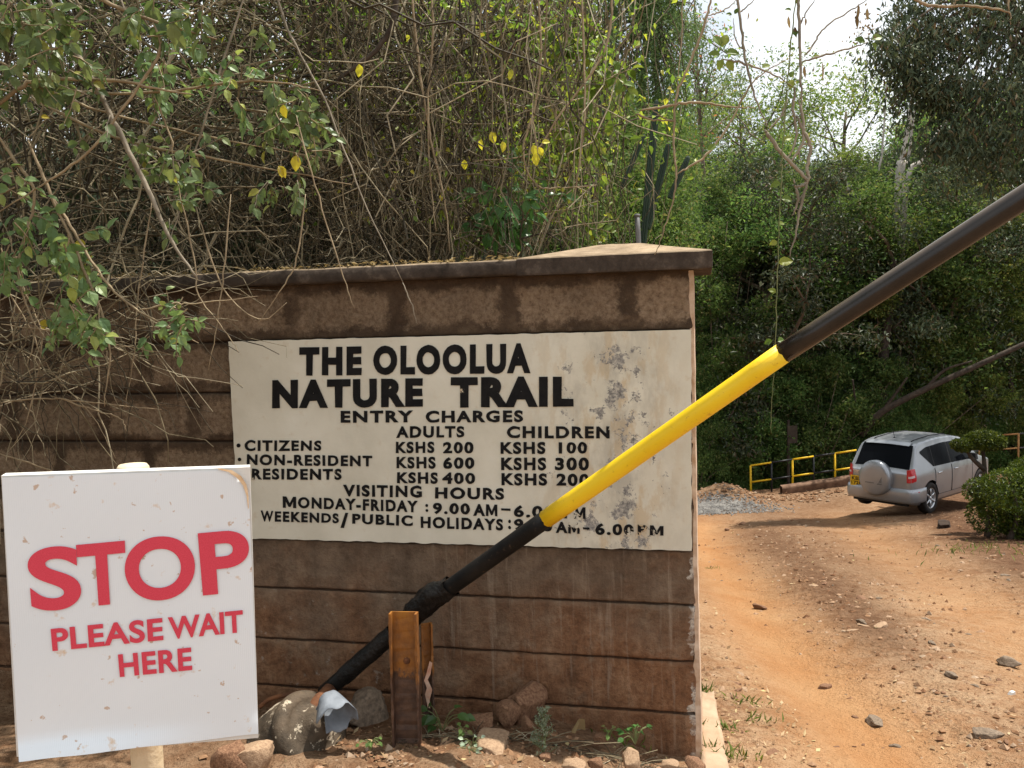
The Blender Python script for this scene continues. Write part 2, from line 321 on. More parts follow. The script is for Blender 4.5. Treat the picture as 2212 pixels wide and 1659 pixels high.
simple('gravel_grey', (.12,.115,.11), (.26,.245,.225), 5, .9)
simple('concrete', (.30,.20,.125), (.44,.31,.21), 6, .95, bump=.5, bscale=30)
simple('kerb_block', (.10,.055,.034), (.21,.125,.08), 7, .95, bump=.5, bscale=30)
simple('bark', (.10,.072,.05), (.20,.15,.11), 8, .9, bump=.6, bscale=18)
simple('pale_bark', (.30,.27,.23), (.46,.42,.36), 5, .85, bump=.3, bscale=18)
simple('dark_bark', (.035,.026,.020), (.08,.06,.045), 8, .9, bump=.6, bscale=18)
t = NT('dry_stem'); g = t.n('ShaderNodeNewGeometry'); c = t.ramp(g.outputs['Random Per Island'], [(.0, (.018,.014,.009)), (.35, (.045,.036,.022)), (.58, (.125,.100,.058)), (.82, (.26,.215,.135)), (1, (.42,.36,.25))])
c = t.mix(t.ramp(t.noise(30, 3), [(.4, .35), (.6, 0)]), c, (.10,.08,.05)); t.done(t.bsdf(c, .8, 0, None, .25))
simple('stem_tan', (.20,.145,.085), (.34,.265,.165), 12, .75, bump=.3, bscale=60)
simple('stem_grey', (.17,.14,.10), (.31,.265,.20), 12, .75, bump=.3, bscale=60)
simple('green_stem', (.10,.13,.04), (.17,.17,.07), 12, .6)
leafmat('leaf_sage', [(0,(.095,.155,.062)),(.4,(.15,.225,.088)),(.8,(.22,.295,.125)),(.95,(.27,.32,.11)),(1,(.40,.40,.08))], .42)
leafmat('leaf_bright', [(0,(.10,.20,.03)),(.6,(.17,.29,.05)),(1,(.34,.42,.07))], .5)
leafmat('leaf_yellowish', [(0,(.14,.24,.04)),(.55,(.25,.36,.06)),(.85,(.40,.46,.07)),(1,(.55,.50,.06))], .5)
leafmat('leaf_yellow', [(0,(.52,.47,.04)),(1,(.66,.58,.07))], .45)
leafmat('leaf_deep', [(0,(.035,.085,.02)),(1,(.08,.17,.045))], .3, .35)
leafmat('leaf_shrub', [(0,(.066,.13,.038)),(.5,(.118,.215,.060)),(.85,(.19,.29,.085)),(1,(.30,.27,.12))], .48, .6, .15)
leafmat('leaf_forest', [(0,(.062,.112,.036)),(.5,(.108,.19,.055)),(.85,(.18,.27,.08)),(1,(.27,.26,.11))], .48, .6, .15)
leafmat('leaf_olive', [(0,(.085,.13,.035)),(.5,(.15,.205,.05)),(.85,(.24,.28,.07)),(1,(.31,.26,.10))], .48, .6, .15)
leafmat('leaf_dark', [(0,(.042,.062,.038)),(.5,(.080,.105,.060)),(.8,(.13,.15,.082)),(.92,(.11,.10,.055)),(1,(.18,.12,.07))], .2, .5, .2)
leafmat('leaf_pepper', [(0,(.085,.135,.060)),(.6,(.135,.20,.085)),(1,(.21,.27,.11))], .42, .6, .15)
leafmat('leaf_dry', [(0,(.12,.08,.045)),(.5,(.24,.165,.09)),(1,(.36,.26,.15))], .25, .8, .1)
leafmat('leaf_coral', [(0,(.40,.10,.05)),(1,(.55,.20,.12))], .4)
leafmat('leaf_hedge', [(0,(.030,.050,.006)),(.6,(.060,.090,.010)),(1,(.15,.18,.020))], .3)
leafmat('leaf_litter', [(0,(.20,.12,.065)),(.4,(.34,.235,.125)),(.85,(.45,.34,.20)),(1,(.50,.42,.20))], .1, .8, .1)
leafmat('leaf_silver', [(0,(.20,.26,.17)),(1,(.36,.42,.30))], .3)
simple('cactus_skin', (.020,.040,.026), (.035,.058,.035), 4, .6)
simple('car_paint', (.31,.325,.345), (.335,.35,.37), 3, .34, .55, spec=.5, coat=.4)
simple('car_glass', (.006,.007,.009), None, 1, .15, spec=.04)
simple('car_black', (.012,.012,.013), None, 1, .6)
simple('rubber', (.014,.013,.013), (.03,.024,.02), 20, .9)
simple('rim_metal', (.55,.56,.58), None, 1, .3, .8)
simple('lamp_red', (.42,.012,.02), (.55,.03,.04), 20, .15, spec=.6)
simple('lamp_clear', (.62,.50,.52), None, 1, .2)
simple('plate_yellow', (.72,.44,.01), None, 1, .5)
simple('ink_black', (.012,.012,.012), None, 1, .6)
simple('chrome_soft', (.6,.6,.62), None, 1, .25, .8)
simple('emblem_grey', (.16,.155,.15), None, 1, .5)
simple('rail_yellow', (.76,.50,.012), (.66,.40,.015), 8, .5)
simple('rail_black', (.014,.015,.017), None, 1, .45)
simple('rail_rust', (.36,.16,.06), (.50,.27,.10), 8, .7)
simple('pipe_grey', (.10,.10,.105), (.17,.165,.16), 10, .6)
simple('dark_wood', (.03,.022,.017), (.06,.046,.035), 8, .85)
simple('litter_white', (.62,.62,.60), None, 1, .6)
# ------------------------------------------------------------------ ground
KY = np.array([-40,-5,0,2,3.4,5,7.4,12,16,20,22.6,23.6,26,30,36,46,60,90,200.]); KZ = np.array([.3,.1,0,-.08,-.25,-.52,-.91,-1.70,-2.38,-2.97,-3.06,-3.2,-3.9,-4.1,-2.6,1.2,5.5,14,34.])
def prof(y):
    y = np.asarray(y, float); return (np.interp(y-.4, KY, KZ) + np.interp(y, KY, KZ)*2 + np.interp(y+.4, KY, KZ))/4
def tracks(x, y):
    """how much of a smooth wheel track lies here (0..1)"""
    c1 = 1.52 + .125*(y-3.4) + .012*np.maximum(y-6,0)**1.5; w1 = .34 + .03*(y-3)
    c2 = 2.75 + .285*(y-3.4) ; w2 = .40 + .028*(y-3)
    return np.maximum(np.exp(-((x-c1)/w1)**2), .55*np.exp(-((x-c2)/w2)**2))*sstep(y, 1.5, 3)*(1-sstep(y, 16, 22))
def zbase(x, y):
    x = np.asarray(x, float); y = np.asarray(y, float); z = prof(y)
    z = z + .22*sstep((.85-x)/1.0)*sstep(y, 1.5, 3.2)*(1-sstep(y, 3.5, 4.2))           # soil bank in front of the wall
    bank = sstep((.12*np.maximum(y-3.5,0)+.15-x)/1.1)*sstep(y, 3.6, 4.4)
    z = z*(1-bank) + (-.02-.03*(y-4))*bank*(1-sstep(y, 14, 24)) + z*bank*sstep(y, 14, 24)
    z = z + .30*sstep(x, 6.6, 9.5)*sstep(y, 18, 22)*(1-sstep(y, 26, 30)) + .5*sstep(x, 7, 10)*sstep(y, 9, 12)*(1-sstep(y, 15, 18))
    z = z + (.42*np.exp(-(((x-5.3)/.75)**2 + ((y-21.6)/.8)**2)) + .10*np.exp(-(((x-4.4)/1.2)**2 + ((y-20.4)/.8)**2)))
    tr = tracks(x, y); z = z - .055*tr + .05*sstep(y, 3, 5)*(1-tr)*(1-sstep(y, 14, 20))
    return z
def zground(x, y): return float(zbase(x, y))
def axis(parts): return np.concatenate([np.arange(a, b, s) for a, b, s in parts])
gx = axis([(-300,-60,30),(-60,-12,4),(-12,-3,.6),(-3,-1.2,.12),(-1.2,5.2,.036),(5.2,9,.09),(9,16,.25),(16,60,2.5),(60,330,30)])
gy = axis([(-40,0,4),(0,2.6,.3),(2.6,5.2,.028),(5.2,8.5,.045),(8.5,14,.08),(14,25,.16),(25,60,1.5),(60,320,20)])
GX, GY = np.meshgrid(gx, gy); GZ = zbase(GX, GY); TR = tracks(GX, GY)
near = (np.abs(GX) < 16) & (GY > 1) & (GY < 26)
amp = np.zeros_like(GZ)
for i, j in zip(*np.nonzero(near)):
    x, y = GX[i,j], GY[i,j]
    amp[i,j] = .026*mnoise.noise((x*1.3, y*1.3, 0)) + (1-.75*TR[i,j])*(.022*mnoise.noise((x*5, y*5, 3)) + .015*mnoise.noise((x*14, y*14, 7))) + .004*mnoise.noise((x*30, y*30, 1))
GZ = GZ + amp
b = MB(); b.grid(np.stack([GX, GY, GZ], -1)[:, ::1])
V = np.concatenate(b.V); Q = np.concatenate(b.Q)
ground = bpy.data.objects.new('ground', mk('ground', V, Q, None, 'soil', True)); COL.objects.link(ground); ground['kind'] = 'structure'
a = ground.data.attributes.new('track', 'FLOAT', 'POINT'); a.data.foreach_set('value', TR.ravel().astype(np.float32))
zone = np.zeros((GX.size, 3), np.float32); X_, Y_ = GX.ravel(), GY.ravel()
dap = 1.0
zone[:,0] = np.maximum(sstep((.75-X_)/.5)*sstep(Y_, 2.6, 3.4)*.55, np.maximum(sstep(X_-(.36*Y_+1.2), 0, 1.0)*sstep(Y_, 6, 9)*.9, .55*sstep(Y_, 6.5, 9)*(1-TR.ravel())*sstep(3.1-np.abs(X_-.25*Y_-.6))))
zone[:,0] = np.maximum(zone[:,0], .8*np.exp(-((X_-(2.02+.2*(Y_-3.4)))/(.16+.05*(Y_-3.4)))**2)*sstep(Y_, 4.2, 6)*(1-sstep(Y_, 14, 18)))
zone[:,0] = np.maximum(zone[:,0], np.minimum(1, 1.6*np.exp(-(((X_-8.0)/1.3)**2 + ((Y_-13.3)/1.2)**2))))  # dark soil bank below the hedge, with the hedge's shade painted in
zone[:,1] = np.maximum(sstep(Y_, 23.2, 25.5), sstep((.1*np.maximum(Y_-3.5,0)-.1-X_)/1.0)*sstep(Y_, 4.2, 5.2))
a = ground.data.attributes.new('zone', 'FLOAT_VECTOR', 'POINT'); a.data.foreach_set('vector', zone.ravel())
def surf(x, y):
    return zground(x, y) + (.026*mnoise.noise((x*1.3, y*1.3, 0)) if y < 26 else 0)
def on_ground(u, v):
    """the point where the line of sight through a photo pixel meets the ground"""
    k = ray(u, v); d = 1.2
    while d < 90:
        p = CAM + k*d
        if p[2] < surf(p[0], p[1]): break
        d += .02
    return CAM + k*d

# ------------------------------------------------------------------ wall
WO = np.array([.7299, 3.4576]); WD = np.array([-.97597, .21791]); WN = np.array([-.21791, -.97597])       # right end, direction to the left, normal to the road
WRZ = math.atan2(-WD[1], -WD[0])
def WP(s, z, out=0.0): q = WO + WD*s + WN*out; return np.array([q[0], q[1], z])
N3 = np.array([WN[0], WN[1], 0.0])
def wpix(u, v, out=0.0): return on_plane(u, v, WP(0, 0, out), N3)
wall = thing('stone_wall', 'rough brown stone block wall carrying the painted trail board', 'wall', WP(0, 0), WRZ)
JOINTS = [1.557, 1.325, 1.10, .875, .65, .42, .18, -.045]
b = MB(); ss = np.arange(0, 5.6, .016); zz = np.unique(np.round(np.concatenate([np.arange(-.6, 1.8001, .016)] + [np.array([-.012,-.007,-.004,0,.004,.007,.012])+q for q in (1.557, 1.325, 1.10, .875, .65, .42, .18, -.045)] + [[1.80]]), 4))
P = np.zeros((len(zz), len(ss), 3))
for i, z in enumerate(zz):
    zj = z; 
    for j, s in enumerate(ss):
        wob = .003*mnoise.noise((s*2.2, z*.5, 4)); dj = min(abs(z+wob-q) for q in JOINTS)
        g = -.015*math.exp(-(dj/.0055)**2)
        out = g + .007*fbm(s*7, z*7, 1, 5) + .004*mnoise.noise((s*32, z*32, 9))
        row = sum(z < q for q in JOINTS); out += .004*mnoise.noise((row*3.1, .5, .5))
        if s < .06: out -= max(0, .022*(mnoise.noise((s*9, z*11, 2))+.15))*(1-s/.06)
        P[i,j] = WP(s, z, out)
    P[i,0] = WP(.012*(mnoise.noise((z*8, 3, 3))+.2), z, -.012)
b.grid(P[:, ::-1])
TH = .20; PW = .62; PD = .46                        # wall thickness; pillar width and depth
b.add([WP(0,-.6,-.012), WP(0,1.8,-.012), WP(0,1.8,-PD), WP(0,-.6,-PD), WP(PW,-.6,-PD), WP(PW,1.8,-PD), WP(PW,-.6,-TH), WP(PW,1.8,-TH), WP(5.58,-.6,-TH), WP(5.58,1.8,-TH)],
      [[0,1,2,3],[3,2,5,4],[4,5,7,6],[6,7,9,8]])
b.build('stone_courses', 'wall_stone', wall, True)
b = MB(); ZE = np.linspace(-.6, 1.795, 140)
Pp = np.array([[WP(-.010 - .010*sstep(.65-z, 0, 1.2) - .003*mnoise.noise((z*9,1,1)), z, -.004 - y*(PD-.004) + (.010*mnoise.noise((z*13, 5, 5)) - .004 if y == 0 else 0)) for y in (0, .05, .5, 1)] for z in ZE])
b.grid(Pp)
Pq = np.array([[Pp[i,0], WP(.006 + .012*abs(mnoise.noise((i*.35, 2, 2))), ZE[i], -.010)] for i in range(140)]); b.grid(Pq)
simple('end_render', (.42,.27,.17), (.66,.52,.40), 14, .9, bump=.6, bscale=30)
b.build('end_plaster', 'end_render', wall, True)
# coping slab, slightly ragged lower lip
b = MB(); cs = np.arange(.60, 5.6, .04); prof_c = [(.030,1.800),(.062,1.802),(.066,1.812),(.064,1.858),(.052,1.866),(-.10,1.874),(-TH-.05,1.868),(-TH-.06,1.80),(.030,1.800)]
P = np.array([[WP(s, z + .004*mnoise.noise((s*6, k, 1)) , o + .006*mnoise.noise((s*8, k*2.3, 5))) for k, (o, z) in enumerate(prof_c)] for s in cs]); b.grid(P)
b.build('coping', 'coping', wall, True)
# pillar cap: slab with a low pyramid
b = MB(); x0, x1, y0, y1 = -.085, .70, .068, -PD-.07
def cap_ring(z, e, h=0): 
    pts = []
    for (a0, b0, a1, b1) in ((x0+e,y0-e,x1-e,y0-e),(x1-e,y0-e,x1-e,y1+e),(x1-e,y1+e,x0+e,y1+e),(x0+e,y1+e,x0+e,y0-e)):
        for tt in np.linspace(0, 1, 14, endpoint=False): s_, o_ = a0+(a1-a0)*tt, b0+(b1-b0)*tt; pts.append(WP(s_ + .003*mnoise.noise((s_*20,o_*20,z*9)), z + .0025*mnoise.noise((s_*15,o_*15,3)), o_ + .003*mnoise.noise((s_*20,o_*20,z*5))))
    return pts
rings = [cap_ring(1.797, .05), cap_ring(1.798, .002), cap_ring(1.806, 0), cap_ring(1.864, 0), cap_ring(1.869, .006), cap_ring(1.880, .06), cap_ring(1.905, .18), cap_ring(1.934, .30)]
k = len(rings[0]); b.add(np.array(rings).reshape(-1,3), [[r*k+i, r*k+(i+1)%k, (r+1)*k+(i+1)%k, (r+1)*k+i] for r in range(len(rings)-1) for i in range(k)], ngons=[list(range((len(rings)-1)*k, len(rings)*k)), list(range(k))[::-1]])
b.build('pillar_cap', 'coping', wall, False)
# steel pipe stub standing behind the pillar
t = thing('pipe_stub', 'short grey steel pipe sticking up behind the pillar cap', 'pipe', U(1378, 540, 4.05)); q0 = U(1380, 560, 4.05)
b = MB(); b.tube([U(1376,466,4.05), U(1378,500,4.05), q0, q0 - [0,0,1.9]], .0125, 10); b.build('tube', 'pipe_grey', t, True)
b = MB(); b.tube([U(1376,463,4.05), U(1376,469,4.05)], .0145, 10); b.build('collar', 'pipe_grey', t, True)

# ------------------------------------------------------------------ painted panel on the wall
panel = thing('painted_sign', 'large off-white painted board listing entry charges and visiting hours', 'sign', WP(0, .65, .001), WRZ)
def zp(zx, zy): return 460.8 + zx*.4948, 691.2 + zy*.4948      # a pixel of the enlarged sign -> photo pixel
SO = .019
corners = [(493,738),(1493,712),(1494,1190),(516,1162)]
tl, tr_, br_, bl = [wpix(*q, SO) for q in corners]
b = MB(); nu, nv = 120, 54; P = np.zeros((nv+1, nu+1, 3))
for i in range(nv+1):
    for j in range(nu+1):
        a_, c_ = j/nu, i/nv; p = (tl*(1-a_)+tr_*a_)*(1-c_) + (bl*(1-a_)+br_*a_)*c_
        e = .004*mnoise.noise((a_*40, c_*18, 2))
        if i in (0, nv): p = p + np.array([0,0,e*(1.6 if i else 1.0)])
        if j in (0, nu): p = p + np.array([WD[0],WD[1],0])*e
        p = p + N3*(.0012*mnoise.noise((a_*9, c_*5, 0)))
        P[i,j] = p
b.grid(P[::-1])
def rim(line): L_ = np.array(line); b.grid(np.stack([L_, L_ - N3*.030], 0))
rim(P[0]); rim(P[-1][::-1]); rim(P[:,0][::-1]); rim(P[:,-1])
b.build('board', 'sign_plaster', panel, True)
FONTS = {}
def glyphs(txt, off, space=1.12, res=5):
    if txt == 'M': return np.array([[0,0,0],[0,1,0],[.25,1,0],[.5,.44,0],[.75,1,0],[1,1,0],[1,0,0],[.77,0,0],[.77,.55,0],[.57,.10,0],[.43,.10,0],[.23,.55,0],[.23,0,0]], float), [list(range(13))[::-1]]
    c = bpy.data.curves.new('tmp', 'FONT'); c.body = txt; c.offset = off; c.space_character = space; c.resolution_u = res
    o = bpy.data.objects.new('tmp', c); COL.objects.link(o); dg = bpy.context.evaluated_depsgraph_get()
    me = bpy.data.meshes.new_from_object(o.evaluated_get(dg))
    V = np.array([v.co[:] for v in me.vertices]); F = [list(p.vertices) for p in me.polygons]
    bpy.data.objects.remove(o); bpy.data.curves.remove(c); bpy.data.meshes.remove(me)
    return V, F
def word(mb, txt, x0, tl_, bl_, x1, tr2, br2, off=.030, seed=0, skip=None):
    V, F = glyphs(txt, off, 1.22)
    mn, mxx = V.min(0), V.max(0); a = (V[:,0]-mn[0])/(mxx[0]-mn[0]); c = (V[:,1]-mn[1])/max(mxx[1]-mn[1], 1e-6)
    out = []
    for aa, cc in zip(a, c):
        px = x0 + (x1-x0)*aa; top = tl_ + (tr2-tl_)*aa; bot = bl_ + (br2-bl_)*aa; py = bot + (top-bot)*cc
        px += 2.0*mnoise.noise((px*.05, py*.05, seed)); py += 1.8*mnoise.noise((px*.05, py*.05, seed+9))
        out.append(wpix(*zp(px, py), SO+.0035))
    mb.add(out, ngons=F)
def dot(mb, x, y, r): mb.add([wpix(*zp(x+r*math.cos(q), y+r*math.sin(q)), SO+.0035) for q in -np.arange(14)*2*PI/14], ngons=[list(range(14))])
b = MB()
for w in [('THE',375,120,243,648,115,241,.060),('OLOOLUA',698,113,241,1385,100,234,.058),('NATURE',257,262,388,915,253,380,.062),('TRAIL',1037,250,383,1573,246,378,.062),
          ('ENTRY',556,397,449,873,395,447),('CHARGES',927,396,449,1352,394,446),('ADULTS',798,463,516,1095,463,513),('CHILDREN',1282,463,516,1730,464,518),
          ('CITIZENS',136,524,573,472,526,572),('NON-RESIDENT',146,586,634,694,592,640),('RESIDENTS',168,648,697,560,650,699),
          ('KSHS',797,531,582,965,531,581),('200',1003,533,583,1135,532,583),('KSHS',1254,533,585,1450,532,586),('100',1508,533,584,1632,533,584),
          ('KSHS',800,597,648,970,597,650),('600',1003,599,650,1140,598,650),('KSHS',1256,600,656,1453,600,657),('300',1492,601,656,1640,600,658),
          ('KSHS',802,664,713,980,665,716),('400',1000,664,716,1143,668,716),('KSHS',1258,668,722,1457,670,724),('200',1498,670,724,1640,672,726),
          ('VISITING',566,718,770,910,724,776),('HOURS',968,730,780,1270,734,786),('M',303,770,820,362,772,822,.008),('ONDAY-FRIDAY',370,772,822,893,789,841),
          (':',926,803,838,938,803,838),('9.00',958,798,848,1120,800,850),('A',1135,803,855,1186,804,856),('M',1190,804,856,1240,806,858,.008),('-',1256,822,832,1298,824,834),('6.00',1312,808,860,1490,812,866),('P',1530,815,866,1568,816,867),('M',1574,816,867,1625,818,868,.008),
          ('W',207,832,880,262,834,881,.034),('EEKENDS',268,834,881,548,845,888),('/',556,842,908,590,842,908),('PUBLIC',607,845,890,870,853,901),('HOLIDAYS',905,858,908,1265,868,920),(':',1287,872,914,1299,872,914),
          ('9.00',1312,868,918,1480,874,926),('A',1495,880,930,1546,882,932),('M',1550,882,932,1600,884,934,.008),('-',1614,904,914,1642,906,916),('6.00',1668,886,938,1835,892,942),('P',1852,893,938,1898,896,940),('M',1906,896,940,1965,900,942,.008)]:
    word(b, *w[:7], off=w[7] if len(w) > 7 else .044, seed=len(b.V))
dot(b, 110, 548, 9); dot(b, 114, 609, 8); 
b.build('lettering', 'sign_paint', panel)

# ------------------------------------------------------------------ STOP sign on its post, close to the camera
def z6(zx, zy): return zx*.4097, 979.3 + zy*.4097
SP0, SP1 = U(8,1330,1.72), U(552,1330,1.86); sx = unit((SP1-SP0)*[1,1,0]); SNn = unit(np.cross(sx, [0,0,1.0])); SNn = SNn if SNn[1] < 0 else -SNn
def spix(u, v, out=0.0): return on_plane(u, v, SP0 + SNn*out, SNn)
pz = on_plane(318, 1659, SP0 - SNn*.075, SNn)
stop = thing('stop_sign', 'white STOP please wait here sign with red letters on a wooden post', 'sign', [pz[0], pz[1], surf(pz[0], pz[1])], math.atan2(sx[1], sx[0]))
cTL, cTR, cBR, cBL = [spix(*z6(*q), -.004) for q in ((6,118),(1318,72),(1362,1500),(88,1600))]
b = MB(); back = -SNn*.034
b.add([cTL,cTR,cBR,cBL, cTL+back,cTR+back,cBR+back,cBL+back], [[3,2,1,0],[4,5,6,7],[0,1,5,4],[1,2,6,5],[2,3,7,6],[3,0,4,7]])
b.build('backing_board', 'edge_paint', stop)
b = MB(); n = 40; P = np.zeros((n+1, n+1, 3)); q = [np.array(z6(*c)) for c in ((10,128),(1308,84),(1362,1478),(100,1628))]
for i in range(n+1):
    for j in range(n+1):
        a_, c_ = j/n, i/n; uv = (q[0]*(1-a_)+q[1]*a_)*(1-c_) + (q[3]*(1-a_)+q[2]*a_)*c_
        if a_ > .9 and c_ < .1:                     # the worn upper right corner is torn away along an arc
            da, dc = (a_-.9)/.1, (.1-c_)/.1; r_ = math.hypot(da, dc)
            if r_ > 1: uv = uv - np.array([(da - da/r_)*.1*(q[1]-q[0])[0], -(dc - dc/r_)*.1*(q[3]-q[0])[1]])
        o = .001 + .0012*mnoise.noise((a_*4, c_*4, 2)) + .026*sstep((c_-.90)/.10)**2*sstep((.75-a_)/.75+.25) + .010*sstep((a_-.94)/.06)*sstep((c_-.9)/.1)
        wavy = 2.2*mnoise.noise((a_*5, c_*3, 8)) if j in (0,) or i == n else 0
        P[i,j] = spix(uv[0]+wavy*.8, uv[1]+wavy, o)
b.grid(P[::-1]); b.build('printed_sheet', 'sheet', stop, True)
# torn paper layer left at the corner
b = MB(); arc = [(1150,84),(1205,98),(1250,130),(1282,170),(1300,225),(1308,290)]; arc2 = [(1150,78),(1222,88),(1272,120),(1300,165),(1311,225),(1312,292)]
b.grid(np.array([[spix(*z6(*p_), .003) for p_ in arc2],[spix(*z6(*p_), .0045) for p_ in arc]])); b.build('torn_corner', 'torn_edge', stop, True)
def sword(mb, txt, x0, x1, base, cap, skew, off, space=1.1, items=None):
    """base = (x, y, slope) of the base line; cap = letter height; all in enlarged-sign pixels"""
    V, F = glyphs(txt, off, space, 12); ref, _ = glyphs('H', off, space); h0, h1 = ref[:,1].min(), ref[:,1].max()
    a = (V[:,0]-V[:,0].min())/np.ptp(V[:,0]); c = (V[:,1]-h0)/(h1-h0); out = []
    for aa, cc in zip(a, c):
        px = x0 + (x1-x0)*aa; py = base[1] + base[2]*(px-base[0]) - cap*cc; px -= skew*cap*cc*(1-.5*aa)
        out.append(np.array(spix(*z6(px, py), .0038)))
    mb.add(out, ngons=F)
b = MB()
bl_ = (515, 803, -.096)
for ch, xa, xb in (('S',166,432),('T',428,672),('O',672,1035),('P',1070,1322)): sword(b, ch, xa, xb, bl_, 328, .085, .029)
sword(b, 'PLEASE', 277, 862, (277,1043,-.100), 117, .09, .030, 1.06); sword(b, 'WAIT', 893, 1284, (935,977,-.099), 116, .08, .030, 1.02); sword(b, 'HERE', 632, 1014, (630,1180,-.098), 119, .09, .030, 1.06)
b.build('lettering', 'red_print', stop)
b = MB(); pc = .5*(spix(288,1040,-.073)+spix(290,1100,-.073)); p_top = spix(287, 1003, -.073); p_bot = on_plane(318, 1640, SP0-SNn*.073, SNn)
dirp = unit(p_bot-p_top); L_ = [p_top, p_top+dirp*.006, p_top+dirp*.02] + [p_top+dirp*x for x in np.linspace(.1, 1.75, 12)]
b.tube(L_, [.028,.0325,.033]+[.033]*12, 20); b.build('post', 'post_wood', stop, True)
for vv in (1120, 1480):
    b = MB(); c_ = spix(300, vv, -.034-.004); b.box(c_ , (.20,.014,.03), M=_rz(math.atan2(sx[1], sx[0]))); b.build('batten', 'board_wood', stop)

# ------------------------------------------------------------------ boom barrier
def bd(u): return 1/np.interp(u, [560, 900, 2212, 2800], [.272, .290, .435, .50])
def bp(u, v): return U(u, v, bd(u))
def centre(u): return np.interp(u, [700, 940, 1181, 1688, 2195, 2700], [1497, 1292, 1120, 765, 437, 118])
barrier = thing('boom_barrier', 'raised black and yellow boom barrier pole with a drum counterweight', 'barrier', bp(880, 1620))
def seg(us, r): return [bp(u, centre(u)) for u in us], r
b = MB(); L_, r = seg(np.linspace(1686, 2700, 14), .0325); b.tube(L_, r, 24); b.build('outer_pole', 'dusty_black', barrier, True)
b = MB(); L_, r = seg(np.linspace(1180, 1690, 10), .0333); b.tube(L_, r, 48); axb = unit(L_[-1]-L_[0])
for k in range(48):
    for base_, dr in ((0, -1), (9*48, 1)): b.V[0][base_+k] += axb*(.006*mnoise.noise((math.cos(k*PI/24)*2.2, math.sin(k*PI/24)*2.2, base_+3)) + dr*max(0, .010*mnoise.noise((k*.35, 2, base_))))
b.build('yellow_band', 'yellow_paint', barrier, True)
b = MB(); L_, r = seg(np.linspace(700, 1183, 16), .0330); b.tube(L_, r, 24); b.build('lower_pole', 'black_paint', barrier, True)
# ragged tarred sleeve where the pole passes the hinge
b = MB(); us = np.linspace(862, 975, 16); P = []
for i, u in enumerate(us):
    c0, c1 = bp(u, centre(u)), bp(u+4, centre(u+4)); T = unit(c1-c0); A = unit(np.cross(T, [0,1.0,0])); A = A if A[2] > 0 else -A; B = np.cross(T, A); row = []
    for kk in range(22):
        q = kk/21*1.5*PI - .25*PI; rr = .040 + .010*fbm(i*.5, kk*.45, 3, 3) + (.022*sstep((i-2)/4.0)*sstep((14.5-i)/3)*max(0, math.cos(q-.15))); rr += .010*mnoise.noise((i*1.3, kk*1.1, 6)) if i in (0, 15) else 0
        row.append(c0 + A*rr*math.cos(q) + B*rr*math.sin(q))
    P.append(row)
b.grid(P); b.build('torn_sleeve', 'tar', barrier, True)
b = MB(); us = np.linspace(742, 852, 12); P = []
for i, u in enumerate(us):
    c0, c1 = bp(u, centre(u)), bp(u+4, centre(u+4)); T = unit(c1-c0); A = unit(np.cross(T, [0,1.0,0])); A = A if A[2] > 0 else -A; B = np.cross(T, A)
    P.append([c0 + (A*math.cos(q)+B*math.sin(q))*(.036+.009*abs(fbm(i*.7, q*2, 8, 3))) for q in np.linspace(-.9, 2.6, 14)])
b.grid(P); b.build('tar_wrap', 'tar', barrier, True)
# counterweight: squat steel drum with a raised rim and a dished end, hanging on the low end of the pole
cw = U(650, 1592, 3.38); ax = unit(np.array([.62, -.42, .56])); M = rotto(ax)
b = MB(); b.lathe([(.0,-.20),(.11,-.20),(.150,-.185),(.160,-.13),(.162,-.02),(.154,.030),(.150,.040),(.158,.052),(.160,.070),(.150,.090),(.128,.102),(.112,.100),(.100,.094),(.075,.112),(.055,.135),(.045,.16),(.0,.165)], M, cw, 40)
b.build('counterweight', 'old_steel', barrier, True)
b = MB(); b.tube([bp(716,1487), U(690,1515,3.40), U(668,1545,3.40), cw+ax*.10], [.030,.030,.032,.034], 14); b.build('pole_neck', 'rust', barrier, True)
b = MB(); hoop = [U(560,1528,3.55), U(580,1512,3.56), U(605,1504,3.56), U(640,1500,3.55), U(668,1508,3.54), U(680,1530,3.52)]; b.tube(curve_pts(hoop, 6), .010, 8); b.build('hoop', 'rust', barrier, True)
# broken pale plastic collar fanning out under the pole end
ap = U(708, 1500, 3.31); axis_c = unit(U(737, 1578, 3.19)-ap); M = rotto(axis_c); b = MB(); P = []
for i in range(30):
    q = R_(-150 + 300*i/29); ln = .120 + .045*mnoise.noise((i*.32, 1, 1)) + .012*mnoise.noise((i*1.1, 4, 1)); row = []
    for tt in np.linspace(.12, 1, 9): rr = .026 + .050*tt**.8; row.append(ap + M @ np.array([rr*math.cos(q+.6), rr*math.sin(q+.6), ln*tt]))
    P.append(row)
b.grid(P); o = b.build('broken_collar', 'pale_plastic', barrier, True); md = o.modifiers.new('solid', 'SOLIDIFY'); md.thickness = .003
b = MB(); P = [[U(682+dx, 1512+dy, 3.33) for dx, dy in ((0,38),(2,18),(14,-4),(24,-12))],[U(682+dx, 1512+dy, 3.32) for dx, dy in ((8,42),(10,22),(20,4),(28,-8))]]; b.grid(P)
o = b.build('collar_shard', 'pale_plastic', barrier, True); o.modifiers.new('solid', 'SOLIDIFY').thickness = .004

